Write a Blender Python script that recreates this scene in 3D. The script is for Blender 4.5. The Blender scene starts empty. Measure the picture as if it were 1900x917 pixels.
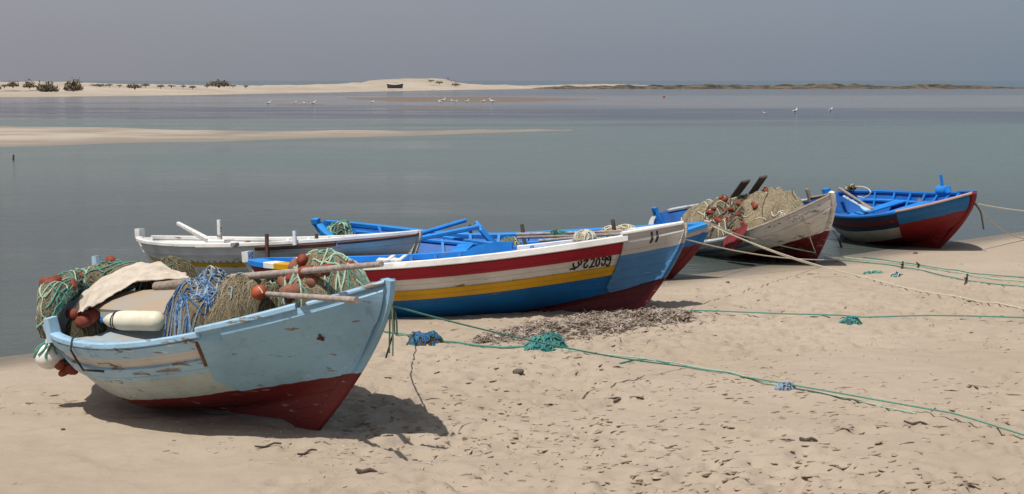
import bpy, math, random
import numpy as np
from mathutils import Vector, Matrix
R = math.radians
SC = bpy.context.scene
COL = SC.collection
rnd = random.Random(7)

# ------------------------------------------------------------------ camera
F_PX, CX, CY, HZ, CAM_H = 2293.0, 950.0, 458.5, 150.0, 2.75
PITCH = math.atan((CY - HZ) / F_PX)
cam = bpy.data.cameras.new('camera')
cam.sensor_width = 36.0
cam.lens = 36.0 * F_PX / 1900.0
cam.clip_start = 0.1
cam.clip_end = 60000
cam_ob = bpy.data.objects.new('camera', cam)
cam_ob.location = (0, 0, CAM_H)
cam_ob.rotation_euler = (R(90) - PITCH, 0, 0)
COL.objects.link(cam_ob)
SC.camera = cam_ob

# ------------------------------------------------------------------ light
SUN_TO = Vector((-0.28, -0.35, 1.0)).normalized()
SUN_EL = math.asin(SUN_TO.z)
sl = bpy.data.lights.new('sun', 'SUN')
sl.energy = 4.4
sl.angle = R(0.6)
sl.color = (1.0, 0.955, 0.88)
so = bpy.data.objects.new('sun', sl)
so.rotation_euler = (-SUN_TO).to_track_quat('-Z', 'Y').to_euler()
so.location = (0, 0, 60)
COL.objects.link(so)

w = bpy.data.worlds.new('World')
SC.world = w
w.use_nodes = True
wn, wl = w.node_tree.nodes, w.node_tree.links
for n in list(wn):
    wn.remove(n)
sky = wn.new('ShaderNodeTexSky')
sky.sky_type = 'NISHITA'
sky.sun_disc = False
sky.sun_elevation = SUN_EL
sky.sun_rotation = math.atan2(SUN_TO.x, SUN_TO.y)
sky.air_density = 1.0
sky.dust_density = 4.0
sky.ozone_density = 2.0
mixn = wn.new('ShaderNodeMix'); mixn.data_type = 'RGBA'
mixn.inputs[0].default_value = 0.75
hz = wn.new('ShaderNodeRGB'); hz.outputs[0].default_value = (2.75, 2.85, 3.35, 1)   # dust-laden air of an even grey
bg = wn.new('ShaderNodeBackground'); bg.inputs[1].default_value = 0.107
ow = wn.new('ShaderNodeOutputWorld')
wl.new(sky.outputs[0], mixn.inputs[6])
tcw = wn.new('ShaderNodeTexCoord'); spw = wn.new('ShaderNodeSeparateXYZ'); wl.new(tcw.outputs['Generated'], spw.inputs[0])
mr = wn.new('ShaderNodeMapRange'); mr.inputs[1].default_value = -.45; mr.inputs[2].default_value = .45; wl.new(spw.outputs[0], mr.inputs[0])
hm = wn.new('ShaderNodeMix'); hm.data_type = 'RGBA'; hm.inputs[6].default_value = (3.35, 3.3, 3.7, 1); hm.inputs[7].default_value = (2.3, 2.85, 3.6, 1)
wl.new(mr.outputs[0], hm.inputs[0]); wl.new(hm.outputs[2], mixn.inputs[7]); wn.remove(hz)
wl.new(mixn.outputs[2], bg.inputs[0]); wl.new(bg.outputs[0], ow.inputs[0])

SC.view_settings.view_transform = 'Standard'
SC.view_settings.look = 'None'
SC.view_settings.exposure = 0.0
SC.view_settings.gamma = 1.0
SC.view_settings.use_curve_mapping = False
SC.render.engine = 'CYCLES'
SC.cycles.max_bounces = 6

# ------------------------------------------------------------------ picture -> world helpers
_c, _s = math.cos(PITCH), math.sin(PITCH)
def ray(px, py):
    v = (CY - py) / F_PX
    return np.array([(px - CX) / F_PX, _c + v * _s, -_s + v * _c])
def at(px, py, z):                    # the point of the level plane z seen there
    r = ray(px, py); t = (z - CAM_H) / r[2]
    return np.array([0, 0, CAM_H]) + t * r
def atY(px, py, y):                   # the point at distance y seen there
    r = ray(px, py); t = y / r[1]
    return np.array([0, 0, CAM_H]) + t * r

# ------------------------------------------------------------------ noise
def _hash(ix, iy, seed):
    n = (ix.astype(np.int64) * 374761393 + iy.astype(np.int64) * 668265263 + seed * 1442695041) & 0xFFFFFFFF
    n = ((n ^ (n >> 13)) * 1274126177) & 0xFFFFFFFF
    n = n ^ (n >> 16)
    return (n & 0xFFFF) / 65535.0
def vnoise(x, y, seed=0):
    x = np.asarray(x, float); y = np.asarray(y, float)
    ix, iy = np.floor(x), np.floor(y)
    fx, fy = x - ix, y - iy
    fx = fx * fx * (3 - 2 * fx); fy = fy * fy * (3 - 2 * fy)
    a, b = _hash(ix, iy, seed), _hash(ix + 1, iy, seed)
    c, d = _hash(ix, iy + 1, seed), _hash(ix + 1, iy + 1, seed)
    return (a * (1 - fx) + b * fx) * (1 - fy) + (c * (1 - fx) + d * fx) * fy
def fbm(x, y, seed=0, o=4):
    s = 0; a = 1; t = 0
    for i in range(o):
        s = s + a * (vnoise(x * 2 ** i, y * 2 ** i, seed + i * 17) - .5); t += a; a *= .5
    return s / t * 2

# ------------------------------------------------------------------ mesh helpers
def link(o, parent=None):
    COL.objects.link(o)
    if parent is not None:
        o.parent = parent
    return o
def tag(o, label, cat=None, group=None, kind=None):
    if label: o['label'] = label
    if cat: o['category'] = cat
    if group: o['group'] = group
    if kind: o['kind'] = kind
    return o
class MB:
    def __init__(s): s.v = []; s.f = []; s.n = 0
    def add(s, V, Fc):
        V = np.asarray(V, float).reshape(-1, 3)
        s.v.append(V); n = s.n
        s.f.extend([tuple(int(i) + n for i in q) for q in Fc]); s.n += len(V); return s
    def V(s): return np.concatenate(s.v)
    def loft(s, rings, cap=True, closed=True):
        rings = [np.asarray(r, float) for r in rings]; k = len(rings[0]); f = []
        for i in range(len(rings) - 1):
            for j in range(k if closed else k - 1):
                j2 = (j + 1) % k
                f.append((i * k + j, i * k + j2, (i + 1) * k + j2, (i + 1) * k + j))
        if cap and closed:
            f.append(tuple(range(k))[::-1]); f.append(tuple((len(rings) - 1) * k + j for j in range(k)))
        return s.add(np.concatenate(rings), f)
    def tube(s, P, r, k=6, cap=True):
        P = np.asarray(P, float); m = len(P)
        rr = np.broadcast_to(np.asarray(r, float), (m,))
        T = np.gradient(P, axis=0); T /= np.linalg.norm(T, axis=1)[:, None] + 1e-9
        a = np.array([0, 0, 1.]) if abs(T[0, 2]) < .9 else np.array([1., 0, 0])
        rings = []; ang = np.arange(k) * 2 * math.pi / k
        for i in range(m):
            n = a - T[i] * (a @ T[i]); n /= np.linalg.norm(n) + 1e-9; a = n
            b = np.cross(T[i], n)
            rings.append(P[i] + rr[i] * (np.cos(ang)[:, None] * n + np.sin(ang)[:, None] * b))
        return s.loft(rings, cap)
    def box(s, c, size, M=None, taper=1.0):
        hx, hy, hz_ = [q / 2 for q in size]
        V = np.array([(-hx, -hy, -hz_), (hx, -hy, -hz_), (hx, hy, -hz_), (-hx, hy, -hz_), (-hx * taper, -hy * taper, hz_), (hx * taper, -hy * taper, hz_), (hx * taper, hy * taper, hz_), (-hx * taper, hy * taper, hz_)])
        if M is not None: V = V @ np.asarray(M).T
        return s.add(V + np.asarray(c), [(3, 2, 1, 0), (4, 5, 6, 7), (0, 1, 5, 4), (1, 2, 6, 5), (2, 3, 7, 6), (3, 0, 4, 7)])
    def bar(s, a, b, w_, h_, roll=0, n=2, sag=0, ends=(1, 1)):      # a plank or beam with rounded-off edges between two points
        a, b = np.asarray(a, float), np.asarray(b, float)
        t = (b - a) / np.linalg.norm(b - a)
        u = np.array([0, 0, 1.]) if abs(t[2]) < .95 else np.array([1., 0, 0])
        sd = np.cross(t, u); sd /= np.linalg.norm(sd); up = np.cross(sd, t)
        sd, up = sd * math.cos(roll) + up * math.sin(roll), up * math.cos(roll) - sd * math.sin(roll)
        e = min(w_, h_) * .18; X = w_ / 2; Y = h_ / 2
        prof = [(-X + e, -Y), (X - e, -Y), (X, -Y + e), (X, Y - e), (X - e, Y), (-X + e, Y), (-X, Y - e), (-X, -Y + e)]
        rings = []
        for i in range(n):
            q = i / (n - 1); sc = ends[0] * (1 - q) + ends[1] * q
            rings.append([a + (b - a) * q - up * sag * 4 * q * (1 - q) + (sd * x + up * y) * sc for x, y in prof])
        return s.loft(rings)
    def ell(s, c, r, M=None, nu=10, nv=7):
        V = []; f = []
        for i in range(nv + 1):
            th = math.pi * i / nv
            for j in range(nu):
                ph = 2 * math.pi * j / nu
                V.append((r[0] * math.sin(th) * math.cos(ph), r[1] * math.sin(th) * math.sin(ph), r[2] * math.cos(th)))
        for i in range(nv):
            for j in range(nu):
                j2 = (j + 1) % nu
                f.append((i * nu + j, (i + 1) * nu + j, (i + 1) * nu + j2, i * nu + j2))
        V = np.array(V)
        if M is not None: V = V @ np.asarray(M).T
        return s.add(V + np.asarray(c), f)
    def build(s, name, mat, parent=None, smooth=True, base=None, angle=35):
        V = s.V()
        me = bpy.data.meshes.new(name)
        o = bpy.data.objects.new(name, me)
        if parent is None:
            if base is None:
                base = np.array([(V[:, 0].min() + V[:, 0].max()) / 2, (V[:, 1].min() + V[:, 1].max()) / 2, V[:, 2].min()])
            V = V - np.asarray(base); o.location = base
        me.from_pydata(V.tolist(), [], s.f)
        me.materials.append(mat)
        if smooth:
            me.polygons.foreach_set('use_smooth', [True] * len(me.polygons))
            me.set_sharp_from_angle(angle=R(angle))
        me.update()
        return link(o, parent)
def empty(name, loc, rotz=0):
    o = bpy.data.objects.new(name, None)
    o.empty_display_size = .2
    o.location = loc; o.rotation_euler = (0, 0, rotz)
    return link(o)
def rotm(ax, ay, az):
    return np.array(Matrix.Rotation(az, 3, 'Z') @ Matrix.Rotation(ay, 3, 'Y') @ Matrix.Rotation(ax, 3, 'X'))
def attr(me, name, arr):
    a = me.attributes.new(name, 'FLOAT', 'POINT'); a.data.foreach_set('value', np.asarray(arr, np.float32))

# ------------------------------------------------------------------ materials
class NT:
    def __init__(s, name):
        s.m = bpy.data.materials.new(name); s.m.use_nodes = True
        s.t = s.m.node_tree; s.b = s.t.nodes['Principled BSDF']
    def n(s, typ, **kw):
        q = s.t.nodes.new(typ)
        for k, v in kw.items():
            if k in ('vals',):
                for i, x in v.items(): q.inputs[i].default_value = x
            else: setattr(q, k, v)
        return q
    def l(s, a, b): s.t.links.new(a, b)
    def mix(s, fac, a, b, mode='MIX'):
        q = s.n('ShaderNodeMix', data_type='RGBA', blend_type=mode)
        for i, x in ((0, fac), (6, a), (7, b)):
            if hasattr(x, 'is_output'): s.l(x, q.inputs[i])
            else: q.inputs[i].default_value = x if i == 0 else (*x[:3], 1)
        return q.outputs[2]
    def math(s, op, a, b=0.0, c=None, clamp=False):
        q = s.n('ShaderNodeMath', operation=op, use_clamp=clamp)
        for i, x in enumerate((a, b) if c is None else (a, b, c)):
            if hasattr(x, 'is_output'): s.l(x, q.inputs[i])
            else: q.inputs[i].default_value = x
        return q.outputs[0]
    def coord(s, scale=(1, 1, 1), obj=True):
        tc = s.n('ShaderNodeTexCoord'); mp = s.n('ShaderNodeMapping')
        mp.inputs['Scale'].default_value = scale
        s.l(tc.outputs['Object'], mp.inputs[0]); return mp.outputs[0]
    def noise(s, scale, detail=4, rough=.55, vec=None, dist=0):
        q = s.n('ShaderNodeTexNoise'); q.inputs['Scale'].default_value = scale
        q.inputs['Detail'].default_value = detail; q.inputs['Roughness'].default_value = rough; q.inputs['Distortion'].default_value = dist
        if vec is not None: s.l(vec, q.inputs['Vector'])
        return q.outputs['Fac']
    def step(s, x, lo, hi):
        q = s.n('ShaderNodeMapRange', interpolation_type='SMOOTHSTEP')
        s.l(x, q.inputs[0]); q.inputs[1].default_value = lo; q.inputs[2].default_value = hi
        return q.outputs[0]
    def attr(s, name):
        return s.n('ShaderNodeAttribute', attribute_name=name).outputs['Fac']
    def bump(s, h, st, dist=.01, prev=None):
        q = s.n('ShaderNodeBump'); q.inputs['Strength'].default_value = st; q.inputs['Distance'].default_value = dist
        s.l(h, q.inputs['Height'])
        if prev is not None: s.l(prev, q.inputs['Normal'])
        return q.outputs[0]
    def done(s, col=None, rough=.7, nrm=None, spec=.3):
        if col is not None:
            if hasattr(col, 'is_output'): s.l(col, s.b.inputs['Base Color'])
            else: s.b.inputs['Base Color'].default_value = (*col[:3], 1)
        if hasattr(rough, 'is_output'): s.l(rough, s.b.inputs['Roughness'])
        else: s.b.inputs['Roughness'].default_value = rough
        s.b.inputs['Specular IOR Level'].default_value = spec
        if nrm is not None: s.l(nrm, s.b.inputs['Normal'])
        return s.m
WOOD = (.30, .215, .15)
def paint(name, bands, bottom=None, peel=.35, wood=WOOD, grime=.5, rust=.25, edge=.006, seams=1.0):
    """Hand-painted boards: bands = [(depth below the sheer, colour)...], bottom = colour under the attribute 'wl' = 0; peeled, stained."""
    T = NT(name); P = T.coord()
    wob = T.noise(9, 3, .5, P)
    d = T.attr('dsheer')
    d2 = T.math('ADD', d, T.math('MULTIPLY', T.math('SUBTRACT', wob, .5), edge * 2.6))
    if len(bands) > 1:
        ramp = T.n('ShaderNodeValToRGB'); cr = ramp.color_ramp; cr.interpolation = 'CONSTANT'
        cr.elements.remove(cr.elements[1])
        for i, (p, c) in enumerate(bands):
            e = cr.elements[0] if i == 0 else cr.elements.new(p)
            e.position = p; e.color = (*c, 1)
        T.l(d2, ramp.inputs[0]); col = ramp.outputs[0]
    else:
        col = T.mix(0, bands[0][1], bands[0][1])
    tone = T.noise(2.3, 5, .6, P)
    col = T.mix(T.step(tone, .35, .75), col, T.mix(.9, col, (.74, .74, .72), 'MULTIPLY'))
    if bottom is not None:
        wlv = T.math('ADD', T.attr('wl'), T.math('MULTIPLY', T.math('SUBTRACT', wob, .5), .03))
        red = T.mix(T.noise(5, 5, .65, P), bottom, [c * .72 for c in bottom])
        red = T.mix(T.step(T.noise(13, 5, .6, T.coord((1, 1, 2))), .62, .8), red, (bottom[0] * 1.25, bottom[1] * 2.4 + .02, bottom[2] * 2.4 + .02))
        col = T.mix(T.step(wlv, -.002, .003), red, col)
    # vertical runs of grime and rust
    st = T.noise(1.0, 5, .65, T.coord((16, 16, 1.6)))
    col = T.mix(T.math('MULTIPLY', T.step(st, .56, .76), grime), col, T.mix(1, col, (.62, .58, .5), 'MULTIPLY'))
    st2 = T.noise(1.0, 3, .6, T.coord((7, 7, .9)))
    col = T.mix(T.math('MULTIPLY', T.step(st2, .68, .80), rust), col, (.26, .12, .05))
    # flaked paint: long chips along the planks
    pv = T.noise(1.0, 8, .68, T.coord((4.6, 4.6, 17)), dist=.5)
    flk = T.step(pv, .695 - peel * .2, .715 - peel * .2)
    wd = T.mix(T.noise(1, 4, .6, T.coord((5, 5, 60))), wood, [c * .55 for c in wood])
    col = T.mix(flk, col, wd)
    pv2 = T.noise(1.0, 7, .7, T.coord((4.5, 4.5, 21)), dist=.3)
    col = T.mix(T.math('MULTIPLY', T.step(pv2, .70 - peel * .13, .72 - peel * .13), min(1, peel * 1.6)), col, (.62, .62, .60))
    # seams between planks
    sm = T.n('ShaderNodeMath', operation='PINGPONG'); T.l(T.math('ADD', d, T.math('MULTIPLY', T.math('SUBTRACT', T.noise(3, 2, .5, P), .5), .012)), sm.inputs[0]); sm.inputs[1].default_value = .058
    seam = T.step(sm.outputs[0], 0.0, .006)
    col = T.mix(T.math('MULTIPLY', T.step(seam, .8, .1), .20 * seams), col, T.mix(1, col, (.4, .37, .33), 'MULTIPLY'))
    h = T.math('ADD', T.math('MULTIPLY', seam, .6 * seams), T.math('MULTIPLY', flk, -.5))
    h = T.math('ADD', h, T.math('MULTIPLY', T.noise(1, 6, .6, T.coord((6, 6, 26))), .5))
    nr = T.bump(h, .75, .008)
    nr = T.bump(tone, .35, .03, nr)
    return T.done(col, T.math('ADD', T.math('MULTIPLY', flk, .3), .48), nr, .35)
def plain(name, c, c2=None, scale=14, rough=.7, bump=.3, stretch=(1, 1, 1), peel=0, dist=.005, spec=.3):
    T = NT(name); P = T.coord(stretch)
    nz = T.noise(scale, 6, .65, P)
    c2 = c2 or [q * .65 for q in c]
    col = T.mix(T.step(nz, .3, .72), c, c2)
    if peel:
        pk = T.noise(scale * .8, 7, .7, T.coord((stretch[0] * .6, stretch[1] * .6, stretch[2] * 1.3)))
        f = T.step(pk, .66 - peel * .2, .675 - peel * .2)
        col = T.mix(f, col, T.mix(nz, WOOD, [q * .5 for q in WOOD]))
    return T.done(col, rough, T.bump(nz, bump, dist), spec)
def netmat(name, c, c2, c3):
    T = NT(name); P = T.coord()
    v = T.n('ShaderNodeTexVoronoi', feature='DISTANCE_TO_EDGE'); v.inputs['Scale'].default_value = 120
    wv = T.noise(30, 3, .6, P)
    vec = T.n('ShaderNodeVectorMath', operation='ADD'); T.l(P, vec.inputs[0])
    sc = T.n('ShaderNodeVectorMath', operation='SCALE'); T.l(T.n('ShaderNodeTexNoise').outputs['Color'], sc.inputs[0]); sc.inputs['Scale'].default_value = .12
    T.l(sc.outputs[0], vec.inputs[1]); T.l(vec.outputs[0], v.inputs['Vector'])
    nz = T.noise(9, 6, .7, P)
    col = T.mix(T.step(nz, .35, .68), c, c2)
    col = T.mix(T.step(v.outputs['Distance'], .02, .12), T.mix(.5, col, c3), col)
    h = T.math('ADD', T.math('MULTIPLY', v.outputs['Distance'], -1.2), wv)
    return T.done(col, .95, T.bump(h, .8, .008), .1)

M = {}
M['lightblue'] = (.25, .44, .585)
M['off_white'] = (.56, .535, .49)
M['wood'] = plain('weathered wood', (.33, .27, .225), (.17, .135, .11), 3, .85, .5, (1, 14, 14))
M['oar_wood'] = plain('grey driftwood', (.40, .345, .31), (.22, .18, .155), 9, .85, .5, (3, 3, 3))
M['dark_wood'] = plain('dark tarred wood', (.10, .072, .055), (.05, .036, .03), 12, .8, .4)
M['brown_post'] = plain('dark brown wood', (.13, .07, .05), (.07, .04, .03), 12, .7, .4)
M['white_wood'] = plain('white painted wood', (.74, .73, .71), (.58, .565, .54), 7, .6, .3, (1, 1, 1), .3)
M['blue_wood'] = plain('bright blue painted wood', (.022, .245, .68), (.015, .175, .54), 5, .55, .35, (1, 1, 1), .14)
M['blue_deep'] = plain('deep blue painted wood', (.012, .13, .45), (.01, .08, .29), 5, .55, .35, (1, 1, 1), .10)
M['pale_blue_wood'] = plain('pale blue painted wood', (.40, .56, .68), (.28, .46, .58), 7, .6, .35, (1, 1, 1), .35)
M['red_wood'] = plain('red painted wood', (.30, .012, .022), (.2, .01, .016), 6, .55, .3)
M['canvas'] = plain('pale canvas', (.56, .50, .42), (.42, .36, .29), 6, .95, .5, (1, 1, 1), 0, .02, .1)
M['board'] = plain('grey plywood', (.31, .285, .26), (.36, .27, .18), 3, .85, .3, (1, 1, 1), 0, .004)
M['cream'] = plain('cream plastic', (.74, .70, .57), (.62, .565, .42), 5, .42, .15, (1, 1, 1), 0, .003, .5)
M['white_plastic'] = plain('white plastic', (.78, .77, .73), (.60, .58, .52), 6, .45, .12, (1, 1, 1), 0, .003, .5)
M['float'] = plain('rust-red cork float', (.27, .058, .03), (.13, .03, .02), 16, .75, .4)
M['float_dull'] = plain('faded brown float', (.28, .12, .075), (.16, .062, .04), 16, .8, .4)
M['orange'] = plain('orange float', (.42, .085, .03), (.28, .05, .02), 9, .55, .2)
M['rope_green'] = plain('sea-green rope', (.11, .29, .225), (.07, .19, .15), 60, .9, .6)
M['rope_pale'] = plain('pale green rope', (.40, .52, .40), (.26, .36, .27), 60, .9, .6)
M['rope_teal'] = plain('teal rope', (.05, .23, .25), (.03, .13, .19), 50, .9, .6)
M['rope_blue'] = plain('blue rope', (.055, .155, .34), (.025, .07, .17), 50, .9, .6)
M['rope_bluegrey'] = plain('blue-grey rope', (.25, .34, .44), (.13, .19, .27), 50, .9, .6)
M['rope_cream'] = plain('cream rope', (.62, .58, .47), (.44, .40, .30), 60, .9, .6)
M['rope_dark'] = plain('dark tarred rope', (.07, .062, .05), (.035, .03, .025), 60, .9, .6)
M['net_brown'] = netmat('brown netting', (.24, .19, .12), (.13, .10, .06), (.05, .04, .025))
M['net_tan'] = netmat('tan netting', (.46, .38, .25), (.31, .25, .155), (.13, .10, .06))
M['net_dark'] = netmat('dark olive netting', (.115, .095, .055), (.06, .05, .03), (.025, .02, .012))
M['net_grey'] = netmat('grey green netting', (.23, .21, .145), (.125, .115, .08), (.04, .036, .025))
M['net_teal'] = netmat('teal netting', (.06, .24, .205), (.04, .15, .15), (.01, .09, .09))
M['strand_tan'] = plain('tan twine', (.40, .34, .235), (.26, .215, .15), 40, .95, .3)
M['strand_olive'] = plain('olive twine', (.27, .25, .165), (.16, .145, .09), 40, .95, .3)
M['red_cloth'] = plain('faded red cloth', (.22, .035, .038), (.12, .02, .024), 8, .95, .6, (1, 1, 1), 0, .02)
M['rust'] = plain('rusty iron', (.14, .06, .03), (.06, .03, .02), 25, .85, .5)
M['black'] = plain('black paint', (.012, .012, .013), (.02, .02, .02), 20, .6, .1)

# ------------------------------------------------------------------ setting: beach, water, far shore
SN = np.array([0.582, -0.813]); SP = np.array([-5.07, 12.2])
def shore_d(x, y):
    return (x - SP[0]) * SN[0] + (y - SP[1]) * SN[1] + .35 * fbm(x * .22, y * .22, 91, 3) - .05
def sand_z(x, y):
    d = shore_d(x, y)
    z = np.where(d < 0, .05 * d, np.where(d < 7, .05 * d, .35 + .02 * (d - 7)))
    z = np.where(z > 1.1, 1.1 + (z - 1.1) * .3, z)
    return np.maximum(z, -1.2)
def sz(x, y): return float(sand_z(np.array([x]), np.array([y]))[0])
def on_sand(px, py):
    z = .1
    for i in range(12):
        p = at(px, py, z); z = sz(p[0], p[1])
    return np.array([p[0], p[1], z])

def axis(lo, hi, dlo, dhi, st, grow=1.16):
    a = list(np.arange(dlo, dhi, st)); s = st
    while a[-1] < hi: s *= grow; a.append(a[-1] + s)
    s = st; b = [dlo]
    while b[-1] > lo: s *= grow; b.append(b[-1] - s)
    return np.array(b[::-1][:-1] + a)
def grid_mesh(name, X, Y, Z, mat, label=None, kind='structure', attrs={}):
    ny, nx = X.shape
    me = bpy.data.meshes.new(name)
    me.vertices.add(nx * ny)
    me.vertices.foreach_set('co', np.stack([X, Y, Z], -1).reshape(-1).astype(np.float32))
    i = (np.arange(ny - 1)[:, None] * nx + np.arange(nx - 1)[None]).reshape(-1)
    q = np.stack([i, i + 1, i + nx + 1, i + nx], 1)
    me.loops.add(q.size); me.polygons.add(len(q))
    me.loops.foreach_set('vertex_index', q.reshape(-1).astype(np.int32))
    me.polygons.foreach_set('loop_start', (np.arange(len(q)) * 4).astype(np.int32))
    me.polygons.foreach_set('loop_total', np.full(len(q), 4, np.int32))
    me.update(calc_edges=True); me.validate()
    me.polygons.foreach_set('use_smooth', [True] * len(q))
    for k, a in attrs.items(): attr(me, k, a.reshape(-1))
    me.materials.append(mat)
    o = bpy.data.objects.new(name, me)
    if kind: o['kind'] = kind
    if label: o['label'] = label
    return link(o)

T = NT('beach sand'); P = T.coord()
n1 = T.noise(.5, 5, .6, P); n2 = T.noise(6, 6, .65, P); n3 = T.noise(160, 3, .7, P); n4 = T.noise(900, 2, .6, P)
col = T.mix(T.step(n1, .35, .68), (.392, .323, .252), (.352, .286, .218))
col = T.mix(T.math('MULTIPLY', T.step(n2, .52, .75), .45), col, (.30, .235, .17))
col = T.mix(T.math('MULTIPLY', T.step(n3, .55, .8), .45), col, (.29, .23, .17))
spk = T.noise(38, 4, .7, P)
col = T.mix(T.math('MULTIPLY', T.step(spk, .70, .76), T.step(n1, .45, .6)), col, (.17, .13, .095))
wet = T.math('ADD', T.attr('shore'), T.math('MULTIPLY', T.math('SUBTRACT', T.noise(1.3, 4, .6, P), .5), .5))
col = T.mix(T.step(wet, 1.0, .15), col, (.175, .15, .122))
rgh = T.math('SUBTRACT', .95, T.math('MULTIPLY', T.step(wet, .4, .05), .5))
nr = T.bump(n2, .35, .05); nr = T.bump(n3, .5, .008, nr); nr = T.bump(n4, .4, .002, nr)
M['sand'] = T.done(col, rgh, nr, .2)

xs = axis(-70, 120, -6.0, 11.0, .032); ys = axis(-40, 60, 5.8, 17, .032)
X, Y = np.meshgrid(xs, ys)
Z = sand_z(X, Y)
D = shore_d(X, Y)
dry = np.clip((D - .6) / 1.5, 0, 1)
Z = Z + dry * (.030 * fbm(X * .9, Y * .9, 3, 4) + .024 * fbm(X * 3.6, Y * 4.6, 8, 4))
rs = np.random.RandomState(5)
Zb = Z.copy()
nd = 0
while nd < 4600:                                     # footprints, scuffs and small hollows trodden into the dry sand
    cx = rs.uniform(-5, 11); cy = rs.uniform(6.0, 18)
    if abs(cx) > cy * .47 + .4: continue
    if fbm(np.array([cx * .45]), np.array([cy * .5]), 40, 3)[0] + (.10 if cx > -1.5 else -.25) + rs.uniform(-.18, .18) < .06: continue
    nd += 1
    big = rs.rand() < .28
    a = rs.normal(.25, .6); sx_ = rs.uniform(.09, .17) if big else rs.uniform(.03, .09); sy_ = sx_ * rs.uniform(.22, .6)
    dep = rs.uniform(.018, .042) if big else rs.uniform(.010, .028)
    i0, i1 = np.searchsorted(xs, [cx - .5, cx + .5]); j0, j1 = np.searchsorted(ys, [cy - .5, cy + .5])
    dx = X[j0:j1, i0:i1] - cx; dy = Y[j0:j1, i0:i1] - cy
    u_ = (dx * math.cos(a) + dy * math.sin(a)) / sx_; v_ = (-dx * math.sin(a) + dy * math.cos(a)) / sy_
    r2 = u_ ** 2 + (v_ + .35 * u_ ** 2) ** 2
    Z[j0:j1, i0:i1] += dry[j0:j1, i0:i1] * (-dep * np.exp(-r2 ** 2.2) + dep * .55 * np.exp(-((np.sqrt(r2) - 1.5) / .38) ** 2) * (v_ > -.6))
Z = Zb + np.clip(Z - Zb, -.05, .016)
BX, BY, BZ = xs, ys, Z
def sand_at(x, y):
    x = np.atleast_1d(np.asarray(x, float)); y = np.atleast_1d(np.asarray(y, float))
    i = np.clip(np.searchsorted(BX, x) - 1, 0, len(BX) - 2); j = np.clip(np.searchsorted(BY, y) - 1, 0, len(BY) - 2)
    fx = np.clip((x - BX[i]) / (BX[i + 1] - BX[i]), 0, 1); fy = np.clip((y - BY[j]) / (BY[j + 1] - BY[j]), 0, 1)
    return (BZ[j, i] * (1 - fx) + BZ[j, i + 1] * fx) * (1 - fy) + (BZ[j + 1, i] * (1 - fx) + BZ[j + 1, i + 1] * fx) * fy
def sz(x, y): return float(sand_at(x, y)[0])
grid_mesh('beach', X, Y, Z, M['sand'], 'trampled pale sand beach sloping to still water', attrs={'shore': D})

# water: one sheet to the horizon
T = NT('lagoon water')
tc = T.n('ShaderNodeTexCoord'); P = tc.outputs['Object']
sep = T.n('ShaderNodeSeparateXYZ'); T.l(P, sep.inputs[0])
yv = sep.outputs[1]; xv = sep.outputs[0]
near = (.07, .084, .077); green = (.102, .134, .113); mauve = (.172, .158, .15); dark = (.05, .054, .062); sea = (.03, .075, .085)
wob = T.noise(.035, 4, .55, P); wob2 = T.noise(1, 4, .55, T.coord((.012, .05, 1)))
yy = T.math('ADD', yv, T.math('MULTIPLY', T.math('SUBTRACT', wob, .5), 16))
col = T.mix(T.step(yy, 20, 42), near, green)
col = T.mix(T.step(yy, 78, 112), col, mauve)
bandn = T.math('ADD', T.math('MULTIPLY', T.math('SUBTRACT', wob2, .5), 90), T.math('ADD', yv, T.math('MULTIPLY', xv, .25)))
bd = T.math('MULTIPLY', T.step(bandn, 76, 96), T.step(bandn, 150, 122))
col = T.mix(T.math('MULTIPLY', bd, .95), col, dark)
bd2 = T.math('MULTIPLY', T.step(T.math('ADD', yv, T.math('MULTIPLY', xv, -.12)), 205, 250), T.step(yv, 470, 430))
col = T.mix(T.math('MULTIPLY', bd2, .6), col, dark)
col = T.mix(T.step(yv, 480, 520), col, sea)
rp1 = T.noise(1, 4, .6, T.coord((1.6, 5, 1))); rp2 = T.noise(1, 4, .65, T.coord((7, 16, 1))); rp3 = T.noise(1, 3, .6, T.coord((.25, .9, 1)))
nr = T.bump(rp1, .5, .07); nr = T.bump(rp2, .6, .018, nr); nr = T.bump(rp3, .5, .16, nr)
wind = T.noise(1, 4, .6, T.coord((.05, .16, 1)))
streak = T.noise(1, 5, .65, T.coord((.5, 5, 1)))
col = T.mix(T.math('MULTIPLY', T.step(streak, .45, .7), .35), col, T.mix(1, col, (.75, .78, .8), 'MULTIPLY'))
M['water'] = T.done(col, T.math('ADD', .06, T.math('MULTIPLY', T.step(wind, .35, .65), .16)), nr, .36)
T.b.inputs['IOR'].default_value = 1.33
wm = MB()
wx = np.array([-22000, -2000, -300, -40, 60, 400, 2500, 22000.]); wy = np.array([-60, 10, 60, 200, 600, 2500, 9000, 26000.])
XX, YY = np.meshgrid(wx, wy)
grid_mesh('lagoon_water', XX, YY, XX * 0, M['water'], 'still grey lagoon water reaching to the sea horizon')

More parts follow.
